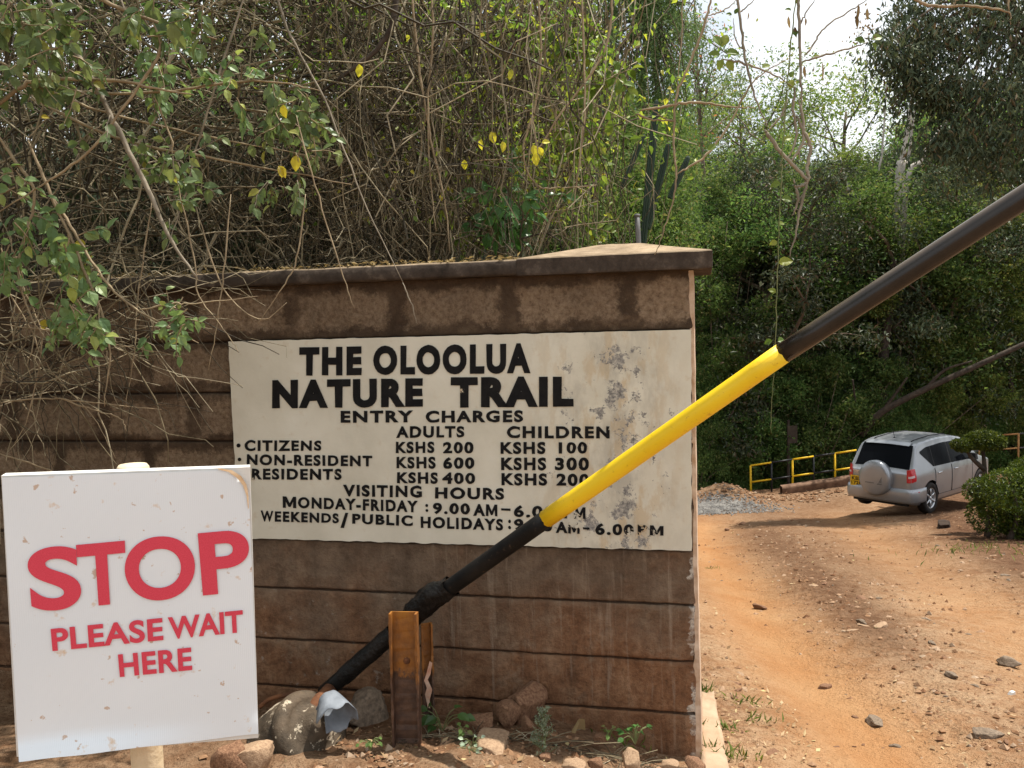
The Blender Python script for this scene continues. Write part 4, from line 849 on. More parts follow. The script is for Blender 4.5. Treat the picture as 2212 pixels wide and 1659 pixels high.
# ------------------------------------------------------------------ plants: prototypes (local coordinates, origin at the foot)
def wander(p, d, L, n, amt, up=0.0):
    pts = [np.array(p, float)]; d = unit(d)
    for i in range(n): d = unit(d + rng.normal(0, amt, 3) + [0,0,up]); pts.append(pts[-1] + d*L/n)
    return np.array(pts), d
def make_crown(mb, tips, per, sig, size, asp=.5, droop=0.0, up=.9, flat=.7):
    T = np.array(tips); n = len(T)*per; C = np.repeat(T, per, 0); P = C + rng.normal(0, 1, (n,3))*sig*np.array([1,1,flat])*rng.uniform(.5,1.2,(len(T),1)).repeat(per,0)
    D = rdir(n) ; D[:,2] -= droop; N = rdir(n, up); L = size*rng.uniform(.6,1.35,n); leaves(mb, P, D, N, L, L*asp)
def tree_mesh(h, r, seed, n_limb=8, sub=5, per=55, sig=.45, size=.16, bare=.3, droop=0.0, flat=.8, leaf='leaf_forest', bark='bark', crown_top=1.0, tr=.035, asp=.5, lean=.06, subsub=0):
    global rng; rng = np.random.default_rng(seed); tb, cb = MB(), MB(); tips = []
    tp, _ = wander((0,0,-.3), (lean,lean*.4,1), h*.85+.3, 12, .07); rr = np.linspace(h*tr, h*tr*.22, len(tp)); rr[0] *= 1.5; tb.tube(tp, rr, 9)
    for k in range(n_limb):
        f = bare + (.98-bare)*(k+.5)/n_limb; i = f*(len(tp)-1); i0 = int(i); p = tp[i0]+(tp[min(i0+1,len(tp)-1)]-tp[i0])*(i-i0); a = k*2.4 + rng.uniform(-.4,.4)
        L = r*(1.05-.45*abs(f-.62)/.4)*rng.uniform(.75,1.15); lp, ld = wander(p, (math.cos(a), math.sin(a), .55+.5*f), L, 6, .16, .04); r0 = h*tr*.36*(1.1-f*.5); tb.tube(lp, np.linspace(r0, r0*.3, len(lp)), 6)
        for q in range(sub):
            j = rng.integers(2, len(lp)); sp_, _ = wander(lp[j], unit(ld+rng.normal(0,.75,3)), L*rng.uniform(.35,.6), 4, .22, .02-droop*.1); tb.tube(sp_, np.linspace(r0*.34, r0*.1, len(sp_)), 4); tips += [sp_[-1], sp_[2]]
            for _ in range(subsub): s2, _ = wander(sp_[rng.integers(1,4)], rdir(1, .3)[0], L*.28, 3, .3); tb.tube(s2, np.linspace(r0*.14, r0*.05, len(s2)), 3); tips.append(s2[-1])
        tips.append(lp[-1])
    tips.append(tp[-1])
    if per: make_crown(cb, tips, per, sig, size, asp, droop, 1.1, flat)
    return tb.mesh('trunk', bark, True), (cb.mesh('crown', leaf) if per else None)
def shrub_mesh(seed, r, h, n_clump, per, sig, size, leaf, stem='bark', asp=.5, droop=.0, nst=14):
    global rng; rng = np.random.default_rng(seed); tb, cb = MB(), MB(); tips = []
    for k in range(n_clump):
        a = rng.uniform(0, 2*PI); ph = math.acos(rng.uniform(.0, 1)); q = rng.uniform(.55,1.0)**.5; tips.append((r*q*math.sin(ph)*math.cos(a)*rng.uniform(.8,1.15), r*q*math.sin(ph)*math.sin(a)*rng.uniform(.8,1.15), .08*h + h*.92*q*math.cos(ph)*rng.uniform(.85,1.1)))
    for tpnt in tips[:nst]: pts = curve_pts([(0,0,-.2), (tpnt[0]*.3, tpnt[1]*.3, tpnt[2]*.5), tpnt], 5); tb.tube(pts, np.linspace(.02*h*.6, .004*h, len(pts)), 5)
    make_crown(cb, tips, per, sig, size, asp, droop)
    return tb.mesh('stem', stem, True), cb.mesh('crown', leaf)
def place(name, meshes, loc, rz, sc, label, cat, group):
    o = thing(name, label, cat, loc, rz, group, 1.0); o.scale = sc if hasattr(sc, '__len__') else (sc,)*3
    for m in meshes:
        if m is None: continue
        c = bpy.data.objects.new(m.name.split('.')[0], m); COL.objects.link(c); c.parent = o
    return o
TOPS = {}
def top_of(k):
    m = k[1] or k[0]
    if m.name not in TOPS:
        a = np.empty(len(m.vertices)*3, np.float32); m.vertices.foreach_get('co', a); TOPS[m.name] = float(np.percentile(a[2::3], 97))
    return TOPS[m.name]
T_BROAD = [tree_mesh(8, 2.6, 11+i, 9, 6, 230, .36, .105, .28, leaf=['leaf_forest','leaf_shrub','leaf_forest'][i]) for i in range(3)]
T_LIGHT = [tree_mesh(8, 2.3, 31+i, 9, 6, 230, .33, .090, .25, leaf='leaf_olive', asp=.45) for i in range(2)]
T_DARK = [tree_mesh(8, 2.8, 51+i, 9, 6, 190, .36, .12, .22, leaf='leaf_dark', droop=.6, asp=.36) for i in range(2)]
T_BARE = [tree_mesh(8, 3.4, 71+i, 9, 7, 16, .40, .13, .38, flat=.45, leaf='leaf_olive', bark='bark', subsub=3, tr=.022) for i in range(2)]
S_FOR = [shrub_mesh(101+i, 1.25, 1.9, 110, 220, .15, .050, lf) for i, lf in enumerate(['leaf_forest','leaf_shrub','leaf_olive','leaf_shrub','leaf_forest'])]
S_NEAR = [shrub_mesh(121+i, 1.2, 1.7, 150, 120, .15, .042, 'leaf_shrub', nst=40) for i in range(2)]
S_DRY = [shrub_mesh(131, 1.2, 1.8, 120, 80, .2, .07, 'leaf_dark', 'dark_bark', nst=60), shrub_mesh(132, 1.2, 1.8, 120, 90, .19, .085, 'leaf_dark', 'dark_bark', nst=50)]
rng = np.random.default_rng(5)
def at(u, d):
    p = U(u, 760, d); return p[0], p[1]
def put_tree(u, d, vtop, kinds, label, group, name='tree', width=1.0, base=None):
    x, y = at(u, d); z = zground(x, y); k = kinds[rng.integers(len(kinds))]; ht = U(u, vtop, d)[2]-z; s = ht/top_of(k)
    return place(name, k, (x, y, z-.05), rng.uniform(0,6.28), (s*width*rng.uniform(.9,1.1), s*width*rng.uniform(.9,1.1), s), label, 'tree', group)
def put_shrub(u, d, vtop, kinds, label, group, width=1.0, name='shrub', lift=0, cap=9):
    x, y = at(u, d); z = zground(x, y)+lift; k = kinds[rng.integers(len(kinds))]; ht = max(.8, U(u, vtop, d)[2]-z); s = ht/top_of(k)
    w_ = min(s*width, cap); s = min(s, cap*1.5); return place(name, k, (x, y, z-.05), rng.uniform(0,6.28), (w_, w_, s), label, 'shrub', group)

# -------- forest beyond the road
gF = 'trees of the forest slope'
for u, d, v in [(1500,62,262),(1560,66,330),(1625,70,340),(1690,64,350),(1750,62,355),(1815,66,350),(1880,60,340),(1945,58,290),(2010,60,215),(2080,62,190),(2150,58,180),(2220,60,170),(2290,62,160),(1440,60,240)]:
    put_tree(u, d, v, T_BROAD+T_LIGHT, 'leafy green tree on the skyline of the far forest slope', gF, width=1.15)
for u, d, v in [(1470,46,300),(1540,44,330),(1600,47,360),(1670,44,370),(1740,46,378),(1810,43,365),(1880,45,360),(1950,42,320),(2020,44,250),(2090,42,240),(2160,44,225),(2230,41,210),(2300,44,200)]:
    put_tree(u, d, v, T_BROAD+T_LIGHT, 'bushy green tree in the middle rows of the forest slope', gF, width=1.25)
for u, d, v in [(1450,35,330),(1530,33,370),(1600,35,400),(1680,33,430),(1760,34,430),(1830,33,420),(1900,35,390),(1985,33,350),(2060,35,330),(2140,32,320),(2220,34,300),(2300,33,290)]:
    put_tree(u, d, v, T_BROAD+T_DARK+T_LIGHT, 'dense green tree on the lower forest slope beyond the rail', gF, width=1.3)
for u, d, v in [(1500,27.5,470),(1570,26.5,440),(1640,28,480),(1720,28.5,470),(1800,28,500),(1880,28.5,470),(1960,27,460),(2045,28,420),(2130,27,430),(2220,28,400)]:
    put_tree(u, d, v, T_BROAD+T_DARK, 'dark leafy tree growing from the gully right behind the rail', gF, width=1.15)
gS = 'shrubs of the forest edge'
for u, d, v in [(1505,25.4,760),(1560,25.8,700),(1610,25.6,760),(1660,25.6,830),(1705,25.8,840),(1765,25.6,850),(1830,25.4,840),(1900,25.5,830),(1970,25.6,840),(2040,26.5,820),(2110,27.2,800),(2190,27,760),(2270,27,740),
                (1530,26.5,600),(1600,26.5,620),(1680,27,650),(1750,27,660),(1840,27,680),(1930,27.5,660),(2010,28,600),(2090,28,560),(2180,28.5,540),(1505,24.3,900),(1550,25,900),(1520,25.6,640),(1650,26,720),(1720,26,740),(1800,26,740)]:
    put_shrub(u, d, v, S_FOR, 'leafy green shrub at the shaded forest edge behind the rail', gS, width=.85, cap=.95)
for i in range(70):
    d = rng.uniform(29, 58); u = rng.uniform(1420, 2300); x, y = at(u, d); s = rng.uniform(1.1, 2.0); k = S_FOR[rng.integers(len(S_FOR))]
    place('shrub', k, (x, y, zground(x, y)-.2), rng.uniform(0,6.28), (s*1.2, s*1.2, s), 'green shrub filling the forest slope between the trees', 'shrub', 'shrubs of the forest slope')
put_tree(1835, 54, 172, [T_BARE[0]], 'thin flat-topped acacia standing alone against the white sky', None, width=1.15)
put_tree(1655, 50, 165, [T_BARE[1]], 'greyish half bare tree on the skyline left of the acacia', None, width=1.1)
put_tree(1590, 56, 185, [T_BARE[0]], 'thin half bare tree on the skyline beside the coral leaved tree', None, width=.9)
def crown_tree(label, foot, spine, blobs, leafm, per, size, asp, droop, sig=.30, trunk=.2, bark='bark'):
    t = thing('tree', label, 'tree', foot); tb, cb = MB(), MB(); tp = curve_pts([foot] + spine, 6); tb.tube(tp, np.linspace(trunk, trunk*.3, len(tp)), 9); tips = []
    for (u, v, d, r, n) in blobs:
        c0 = U(u, v, d); tb.tube(curve_pts([tp[int(len(tp)*rng.uniform(.45,.95))], (tp[-3]+c0)/2+[0,0,.4], c0], 5), np.linspace(trunk*.3, .015, 9), 5)
        for k in range(n): tips.append(c0 + rdir(1)[0]*r*rng.random()**.4*np.array([1,1,.75]))
    make_crown(cb, tips, per, sig, size, asp, droop, .4, .8); tb.build('trunk', bark, t, True); cb.build('crown', leafm, t); return t
rng = np.random.default_rng(41)
crown_tree('tall dark tree with drooping leaves filling the upper right of the sky', U(2360,1000,18.5), [U(2340,500,18.5), U(2280,150,18.2), U(2220,-120,18)],
    [(1940,100,17.5,.55,12),(1905,108,17,.30,6),(1990,135,17.5,.7,15),(2060,70,17.5,1.0,24),(2150,40,17.5,1.2,28),(2240,60,17.5,1.2,26),(2090,200,17.5,1.0,24),(2180,190,17.5,1.2,28),(2260,200,17.8,1.2,24),(2040,190,17.3,.6,13),(2010,230,17.5,.45,8),(2130,300,17.6,.8,15),(2220,310,17.8,1.0,20),(2060,-60,17.6,1.1,22),(2180,-90,17.6,1.3,26),(2290,-60,18,1.2,22),(1960,30,17.8,.35,5),(2300,330,18,1.1,18),(2080,300,17.4,.7,13),(2040,280,17.4,.5,8),(1960,165,17.4,.4,7),(1985,300,17.6,.35,4),(1925,235,17.5,.22,3),(2160,370,18,.8,12),(1945,130,17.4,.4,8),(2010,60,17.4,.7,14)], 'leaf_dark', 46, .155, .30, 1.1, .25)
put_tree(2260, 31, 250, [T_BROAD[1]], 'leafy tree at the far right behind the tall dark tree', None, width=1.3)
# slender pale trunks
def pole_tree(label, pts, rad, d, kind='pale_bark', crown=None):
    P = [U(u, v, d+dd) for u, v, dd in pts]; g0 = P[0] + (P[0]-P[1])*.6; g0[2] = min(zground(g0[0], g0[1]), P[0][2]-.3); P = [g0] + P; rad = [rad[0]*1.15] + list(rad); t = thing('slender_tree', label, 'tree', P[0]); b = MB(); c = curve_pts(P, 8); b.tube(c, np.interp(np.linspace(0,1,len(c)), np.linspace(0,1,len(rad)), rad), 8); b.build('trunk', kind, t, True)
    if crown:
        b = MB(); make_crown(b, [U(*q, d) for q in crown], 70, .40, .14, .4, .5); b.build('crown', 'leaf_dark', t)
    return t
pole_tree('straight pale grey trunk rising in front of the tall dark tree', [(1938,425,0),(1950,340,0),(1968,230,0),(1978,140,0),(1984,60,.2)], [.09,.075,.06,.025], 27, crown=[(1985,95),(1975,120),(2000,80),(1960,140)])
pole_tree('thin pale trunk beside the straight pale trunk', [(1948,420,0),(1962,345,.2),(1974,250,.2),(1990,200,.4)], [.055,.045,.025], 27.4)
pole_tree('leaning pale trunk slanting up to the right behind the boom', [(1955,440,0),(1990,345,0),(2038,270,.2),(2085,225,.3),(2140,170,.5)], [.08,.07,.055,.03,.012], 26.6, crown=[(2120,185),(2140,165),(2090,215)])
pole_tree('thin grey stem standing against the sky gap', [(1890,460,0),(1905,330,0),(1915,190,0),(1918,140,0)], [.04,.033,.024,.014], 28, crown=[(1916,150),(1912,175)])
pole_tree('thin pale stem leaning left in the dark hollow', [(1850,470,0),(1835,420,0),(1815,340,0)], [.03,.025,.016], 27)
lp = [U(1860,940,25.0), U(1905,890,24.6), U(2000,840,24.2), U(2110,790,23.8), U(2230,735,23.4), U(2330,690,23.2)]
t = thing('fallen_trunk', 'dark leaning trunk slanting up to the right behind the car', 'tree', lp[0]); b = MB(); b.tube(curve_pts(lp, 6), np.linspace(.11,.055,31), 10); b.build('trunk', 'dark_bark', t, True)
b = MB()
for s_ in ([(1905,890,24.6),(1935,850,24.4),(1960,815,24.2)],[(2000,840,24.2),(2040,800,24),(2100,780,23.6)],[(1870,930,25),(1850,880,24.8),(1842,820,24.5)]): b.tube(curve_pts([U(*q) for q in s_], 5), np.linspace(.06,.025,11), 6)
b.build('branch', 'dark_bark', t, True)
pole_tree('dark forked trunk at the right edge behind the rusty rail', [(2192,985,0),(2190,900,0),(2180,800,0),(2165,700,.3)], [.10,.085,.07,.04], 27, 'dark_bark')
pole_tree('thick dark trunk half hidden below the boom', [(1905,900,0),(1910,760,0),(1925,640,0),(1930,560,0)], [.17,.15,.12,.08], 26, 'dark_bark')
# ferny yellow green bush on the right
b = MB(); t = thing('fern_bush', 'yellow green bush with feathery fronds right of the pale trunks', 'shrub', U(2105, 640, 26.2))
for k in range(90):
    u, v = rng.normal(2110, 52), rng.normal(450, 50); c = U(u, v, rng.uniform(25.4, 27)); a = rng.uniform(0, 6.28); L = rng.uniform(.6,1.1); pts = [c + np.array([math.cos(a)*L*q, math.sin(a)*L*q, .45*L*q-.75*L*q*q]) for q in np.linspace(0,1,16)]
    for s_ in (-1,1):
        X = np.array([-math.sin(a), math.cos(a), 0])*s_; q = np.linspace(.05,1,16); leaves(b, np.array(pts), np.tile(X+[math.cos(a)*.5, math.sin(a)*.5,-.15],(16,1)), np.tile([0,0,1.0],(16,1)), .17*np.sin(PI*(.15+.8*q)), .03)
b.build('fronds', 'leaf_olive', t)
b = MB(); gz = U(2105,640,26.4); gz[2] = zground(gz[0], gz[1])
for k in range(14): c = U(rng.normal(2110,40), rng.normal(470,30), 26.4); b.tube(curve_pts([gz+rng.normal(0,.15,3)*[1,1,0], (gz+c)/2+rng.normal(0,.15,3), c], 6), np.linspace(.03,.01,13), 5)
b.build('stem', 'dark_bark', t)
# -------- clipped hedge and its tiered topiary
def clipped(name, label, lumps, d, n, size, stems):
    t = thing(name, label, 'hedge', stems[0][0]); b = MB(); P, N = [], []
    tot = sum(w*w for *_ , w, h in lumps)
    for (u, v, dd, w, h) in lumps:
        c = U(u, v, d+dd); m = int(n*w*w/tot); q = rdir(m); rr = (1-.16*rng.random((m,1))**2) + .05*np.array([[mnoise.noise((x*3+u, y*3, z*3))] for x, y, z in q]); P.append(c + q*np.array([w, w, h])*rr); N.append(q)
    P = np.concatenate(P); N = np.concatenate(N); n_ = len(P); D = unit(rdir(n_)+N*.6+[0,0,.3]); L = size*rng.uniform(.6,1.4,n_); leaves(b, P, D, unit(N+rng.normal(0,.5,(n_,3))), L, L*.55); b.build('crown', 'leaf_hedge', t)
    b = MB()
    for s_ in stems: b.tube(curve_pts(s_, 5), np.linspace(.045,.025,len(curve_pts(s_,5))), 6)
    b.build('stem', 'dark_bark', t, True); return t
hg = lambda u, v, d: on_ground(u, v)
hz = on_ground(2180, 1166); dh = float((CR.T @ (hz-CAM))[2]*-1)
clipped('hedge', 'rounded clipped green hedge at the right edge of the driveway', [(2195,1060,0,.48,.30),(2275,1035,.3,.55,.38),(2150,1078,.2,.27,.26),(2185,1100,.5,.43,.36),(2260,1095,.2,.55,.45),(2345,1080,.4,.6,.55),(2240,1015,.7,.35,.20),(2118,1062,.4,.22,.19),(2140,1112,.3,.30,.28),(2215,1125,.1,.34,.28),(2320,1015,.6,.5,.33)], dh, 34000, .042,
        [[hz, hz+[.1,0,.3], hz+[.05,0,.7]], [hz+[.3,.1,-.05], hz+[.35,.2,.4], hz+[.5,.2,.8]], [hz+[-.2,.2,0], hz+[-.15,.2,.4], hz+[-.1,.2,.7]], [hz+[.6,.3,-.05], hz+[.6,.3,.5], hz+[.8,.3,.8]], [hz+[.15,.3,0], hz+[.2,.35,.4], hz+[.1,.3,.6]]])
tb_ = on_ground(2120, 1130)
clipped('topiary', 'small tiered topiary with two flat pads rising behind the clipped hedge', [(2128,951,1.3,.27,.135),(2080,962,1.3,.16,.09),(2146,956,1.35,.17,.11)], dh, 6500, .042, [[U(2128,1060,dh+1.3), U(2126,1000,dh+1.3), U(2122,965,dh+1.3)], [U(2127,1015,dh+1.3), U(2100,990,dh+1.3), U(2088,970,dh+1.3)]])

# -------- vegetation behind the wall
gW = 'small leaved shrubs behind the wall'
def bush(label, blobs, leafm, per, size, ubound=1482, stems=9):
    d0 = blobs[0][2]; foot = np.array([*at(blobs[0][0], d0), 0.0]); foot[2] = zground(foot[0], foot[1]); t = thing('bush', label, 'bush', foot, group=None); tb, cb = MB(), MB(); tips = []
    for (u, v, d, r, n) in blobs:
        c0 = U(u, v, d)
        for k in range(n):
            p = c0 + rdir(1)[0]*r*rng.random()**.35
            if CX + FPX*(CR.T @ (p-CAM))[0]/-(CR.T @ (p-CAM))[2] < ubound: tips.append(p)
        for k in range(2): e = c0 + rng.normal(0, r*.5, 3); tb.tube(curve_pts([foot, (foot+e)/2 + rng.normal(0,.12,3), e], 6), np.linspace(.022,.006,13), 5)
    hi = max(p[2] for p in tips)                      # foliage down to the ground as well
    for k in range(len(tips)//3):
        p = tips[rng.integers(len(tips))]; q = foot + (p-foot)*rng.uniform(.15,.8) + rng.normal(0,.22,3); q[2] = max(q[2], foot[2]+.1)
        if CX + FPX*(CR.T @ (q-CAM))[0]/-(CR.T @ (q-CAM))[2] < ubound-60: tips.append(q)
    make_crown(cb, tips, per, .13, size, .5, .1, .5); tb.build('stem', 'bark', t, True); cb.build('crown', leafm, t); return t
rng = np.random.default_rng(61)
bush('sunlit bush of tiny green leaves directly behind the pillar', [(1400,470,9.5,.42,60),(1430,400,10,.40,60),(1450,510,9.2,.28,40),(1360,420,9.6,.45,70),(1340,500,9,.4,60),(1440,330,11,.4,45),(1470,450,10.5,.25,30),(1300,540,8.6,.4,50),(1420,560,9.0,.4,40)], 'leaf_shrub', 62, .048)
bush('broad green bush behind the wall left of the pillar', [(1230,500,8.2,.42,70),(1150,470,8.4,.45,70),(1260,420,8.8,.42,70),(1180,540,7.8,.4,60),(1090,520,8.0,.42,60),(1300,350,9.6,.4,55),(1200,390,9.2,.42,55),(1120,400,9,.4,50)], 'leaf_shrub', 60, .045)
bush('light green bush in the sun behind the right part of the thicket', [(1020,440,9,.45,60),(1000,330,9.5,.45,55),(1110,310,9.8,.45,55),(1210,280,10.2,.42,55),(1060,220,10.2,.5,50),(1180,180,10.5,.5,45),(940,430,8.8,.4,45),(960,240,10,.45,40),(1260,220,10.8,.4,45),(1130,90,11,.5,40),(1000,110,11,.5,35)], 'leaf_olive', 52, .052)
bush('tall green bush with its top in front of the dark cactus stems', [(1380,340,12.5,.5,60),(1420,300,13.5,.45,50),(1460,370,13.5,.35,40),(1330,300,12.5,.5,60),(1300,240,12.8,.45,40),(1400,420,12.5,.5,50)], 'leaf_forest', 60, .060)
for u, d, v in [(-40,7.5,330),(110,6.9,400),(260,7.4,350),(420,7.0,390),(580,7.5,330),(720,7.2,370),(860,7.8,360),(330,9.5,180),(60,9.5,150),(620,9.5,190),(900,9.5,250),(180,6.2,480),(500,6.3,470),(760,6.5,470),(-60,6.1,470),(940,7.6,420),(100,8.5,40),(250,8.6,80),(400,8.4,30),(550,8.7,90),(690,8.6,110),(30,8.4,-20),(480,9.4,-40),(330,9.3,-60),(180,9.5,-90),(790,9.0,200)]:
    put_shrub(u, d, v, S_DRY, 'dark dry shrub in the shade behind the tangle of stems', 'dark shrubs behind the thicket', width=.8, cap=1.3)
for u, d, v, k, lab in [(120,13,-420,T_BROAD,'leafy tree behind the left end of the thicket'),(480,15,-380,T_LIGHT,'light green tree behind the thicket left of the middle'),(830,17,-300,T_BROAD,'tree glimpsed through the middle of the thicket'),(1120,20,-120,T_LIGHT,'pale green tree behind the right part of the thicket')]:
    put_tree(u, d, v, k, lab, None, width=.8)
bush('lit green creeper covered bush at the road edge right of the wall', [(1530,640,25,.8,60),(1560,760,24.8,.8,60),(1520,850,24.6,.7,50),(1600,840,25,.7,55),(1640,720,25.4,.75,50),(1580,560,25.8,.8,50),(1520,520,26,.8,45),(1670,820,25.4,.6,40),(1740,800,25.6,.6,40),(1780,700,26,.7,40),(1700,640,26,.6,30)], 'leaf_shrub', 70, .085, 9999)
bush('olive green bush under the boom behind the rusty rail', [(1900,640,26,.7,40),(1980,600,26.4,.8,50),(2060,620,26,.8,50),(2150,600,26,.9,60),(2210,700,26,.8,50),(2100,740,26.2,.8,50),(2000,740,26,.7,45),(2180,480,26.6,.8,50),(1900,520,26.6,.7,40),(2010,500,26.8,.7,40),(2140,850,25.8,.6,40),(2040,860,25.6,.5,30)], 'leaf_olive', 62, .085, 9999)
bush('dark green bush in the hollow behind the hanging shoots', [(1620,470,27,.7,40),(1700,420,27.4,.7,40),(1780,450,27.2,.7,40),(1840,520,27,.7,40),(1560,420,27.2,.8,45),(1850,400,27.6,.8,45)], 'leaf_forest', 62, .085, 9999)
bush('shaded undergrowth at the foot of the forest left of the board post', [(1515+38*k+rng.normal(0,8), rng.uniform(900,985), rng.uniform(24.2,25), .42, 22) for k in range(6)] + [(1520+60*k, rng.uniform(800,900), 25, .5, 26) for k in range(4)], 'leaf_forest', 60, .095, 9999)
bush('shaded undergrowth behind the yellow and black rail', [(1725+34*k+rng.normal(0,8), rng.uniform(880,975), rng.uniform(24.6,25.4), .42, 20) for k in range(7)] + [(1740+60*k, rng.uniform(780,880), 25.4, .5, 26) for k in range(4)], 'leaf_forest', 60, .10, 9999)
bush('shaded undergrowth behind the parked car and the rusty rail', [(1960+36*k+rng.normal(0,8), rng.uniform(830,940), rng.uniform(27.4,28), .45, 20) for k in range(8)] + [(1960+60*k, rng.uniform(740,840), 27.6, .55, 28) for k in range(5)], 'leaf_olive', 60, .10, 9999)
# drooping pepper tree
rng = np.random.default_rng(77)
t = thing('pepper_tree', 'tall feathery tree with hanging grey green strands left of the sky gap', 'tree', [*at(1400, 17), -.6])
b = MB(); base = np.array([*at(1405,17), -.6]); tp = curve_pts([base, U(1412,500,19), U(1385,250,18.8), U(1400,40,18.4), U(1390,-150,18)], 6); b.tube(tp, np.linspace(.15,.05,len(tp)), 9)
cb = MB()
for k in range(620):
    u, v = rng.uniform(1270, 1500), rng.uniform(-230, 250); u = 1395 + (u-1395)*(.75+.25*(v > 0)); d = rng.uniform(15.6, 18.4); c = U(u, v, d); L = rng.uniform(.5,1.5); pts, _ = wander(c, (rng.normal(0,.35), rng.normal(0,.35), -.7), L, 8, .12, -.18); cb_n = 42
    q = rng.uniform(.05,1,cb_n)*(len(pts)-1); i0 = np.minimum(q.astype(int), len(pts)-2); P = pts[i0] + (pts[i0+1]-pts[i0])*(q-i0)[:,None] + rng.normal(0,.05,(cb_n,3)); D = rdir(cb_n); D[:,2] -= .8; leaves(cb, P, D, rdir(cb_n), rng.uniform(.07,.13,cb_n), rng.uniform(.018,.035,cb_n))
    if k % 6 == 0: b.tube(curve_pts([tp[int(len(tp)*.75)], (tp[-8]+c)/2+[0,0,.5], c], 4), np.linspace(.05,.012,9), 5)
b.build('trunk', 'bark', t, True); cb.build('crown', 'leaf_pepper', t)
t = thing('coral_tree', 'tree with reddish coral leaves beside the pepper tree', 'tree', [*at(1530, 30), zground(*at(1530,30))])
b = MB(); tp = curve_pts([[*at(1530,30), zground(*at(1530,30))], U(1525,500,30), U(1515,300,30), U(1505,120,30), U(1500,0,30)], 6); b.tube(tp, np.linspace(.09,.03,len(tp)), 8); cb, rb = MB(), MB(); tips = []
for k in range(34):
    c = U(rng.normal(1510,34), rng.uniform(10,300), rng.uniform(29,31)); b.tube(curve_pts([tp[rng.integers(12,len(tp)-2)], c], 5), np.linspace(.035,.01,5), 4); tips.append(c)
make_crown(cb, tips, 70, .40, .13, .4, .3); make_crown(rb, tips[::3], 22, .42, .13, .45, .2); b.build('trunk', 'bark', t, True); cb.build('crown', 'leaf_pepper', t); rb.build('coral_leaves', 'leaf_coral', t)
# columnar cacti
def cactus(label, cols, d):
    t = thing('cactus', label, 'cactus', U(cols[0][2]-4, 620, d)); 
    for (u0, v0, u1, v1, w) in cols:
        b = MB(); top, bot = U(u0, v0, d), U(u1, v1, d); bot = top + (bot-top)*2.6; ax = unit(top-bot); M = rotto(ax); L = np.linalg.norm(top-bot); R0 = w/FPX*d/2; V = []; hs = [0,.3,.6,.85,.95,.985,1.0]; rs = [.8,.95,1,.95,.75,.45,.05]; k = 20
        for h_, r_ in zip(hs, rs): V.append([bot + M @ np.array([R0*r_*(1 if i % 2 else .72)*math.cos(i*2*PI/k), R0*r_*(1 if i % 2 else .72)*math.sin(i*2*PI/k), L*h_]) for i in range(k)])
        V = np.array(V); b.add(V.reshape(-1,3), [[r*k+i, r*k+(i+1)%k, (r+1)*k+(i+1)%k, (r+1)*k+i] for r in range(len(hs)-1) for i in range(k)]); b.build('column', 'cactus_skin', t)
cactus('tall dark columnar cactus with stems left of the sky gap', [(1419,214,1406,350,17),(1446,305,1428,378,15),(1488,337,1472,372,14),(1392,290,1373,335,11)], 8.3)
cactus('dark columnar cactus half hidden by dry stems at middle top', [(1309,130,1297,250,17),(1234,140,1230,240,12),(1300,215,1294,260,13)], 8.3)

# -------- the tangle of dry stems hanging over the wall: far more than anyone could count
rng = np.random.default_rng(21)
b = MB()
def stem(p, q, amt, r, n=9, sag=0.0):
    p, q = np.asarray(p, float), np.asarray(q, float); t_ = np.linspace(0,1,n)[:,None]; pts = p + (q-p)*t_; L = np.linalg.norm(q-p); w = np.cumsum(rng.normal(0, 1, (n,3)), 0); w = w - w[0] - (w[-1]-w[0])*t_; pts = pts + w*amt*L/n*1.2; pts[:,2] -= sag*L*(4*t_*(1-t_))[:,0]
    b.tube(pts, r*np.linspace(1.15,.55,n), 4, cap=False); return pts
for i in range(1150):                                # hanging, mostly upright stems in the middle
    d = rng.uniform(4.1, 7.0); u = 690 + 640*rng.random()**.85 if rng.random() < .8 else rng.normal(1060,160); 
    if u > 1150 and rng.random() < (u-1150)/230: continue
    top = U(u+rng.normal(0,90), rng.uniform(-260, 120), d); bot = U(u+rng.normal(0,70), rng.uniform(380, 640), d+rng.uniform(-.4,.4)); bot[2] = max(bot[2], 1.45); stem(top, bot, .32, rng.choice([.0022,.003,.0042,.006], p=[.38,.35,.19,.08]))
for i in range(620):                                 # short crooked side twigs
    d = rng.uniform(4.0, 6.6); u, v = rng.uniform(660,1300), rng.uniform(-40,560); 
    if u > 1120 and rng.random() < (u-1120)/220: continue
    c = U(u, v, d); q = c + rdir(1)[0]*rng.uniform(.15,.55); q[2] = max(q[2], 1.6); stem(c, q, .5, rng.choice([.002,.003,.004]), 6)
for i in range(1250):                                # criss-cross arcs on the left
    d = rng.uniform(3.9, 6.3); u = rng.uniform(-160, 800); v = rng.uniform(-150, 560); c = U(u, v, d); a = rng.choice([rng.normal(-.5,.35), rng.normal(-1.35,.3), rng.normal(.25,.3), rng.normal(-2.2,.4)]); L = rng.uniform(.5,1.9); q = c + np.array([math.cos(a), rng.normal(0,.25), math.sin(a)])*L
    if q[2] < 1.75: q = c + (q-c)*max(.15, (c[2]-1.75)/max(c[2]-q[2], 1e-3))
    stem(c, q, .30, rng.choice([.0025,.0035,.005,.0075], p=[.33,.34,.22,.11]), 9, rng.uniform(-.1,.14))
for i in range(500):                                 # upright dead stems low behind the coping
    d = rng.uniform(4.5, 6.0); u = rng.uniform(-80, 1050); c = U(u, rng.uniform(560, 620), d); c[2] = 1.4; q = c + np.array([rng.normal(0,.3), rng.normal(0,.2), rng.uniform(.5,1.4)]); stem(c, q, .25, rng.choice([.002,.003,.0045]), 7)
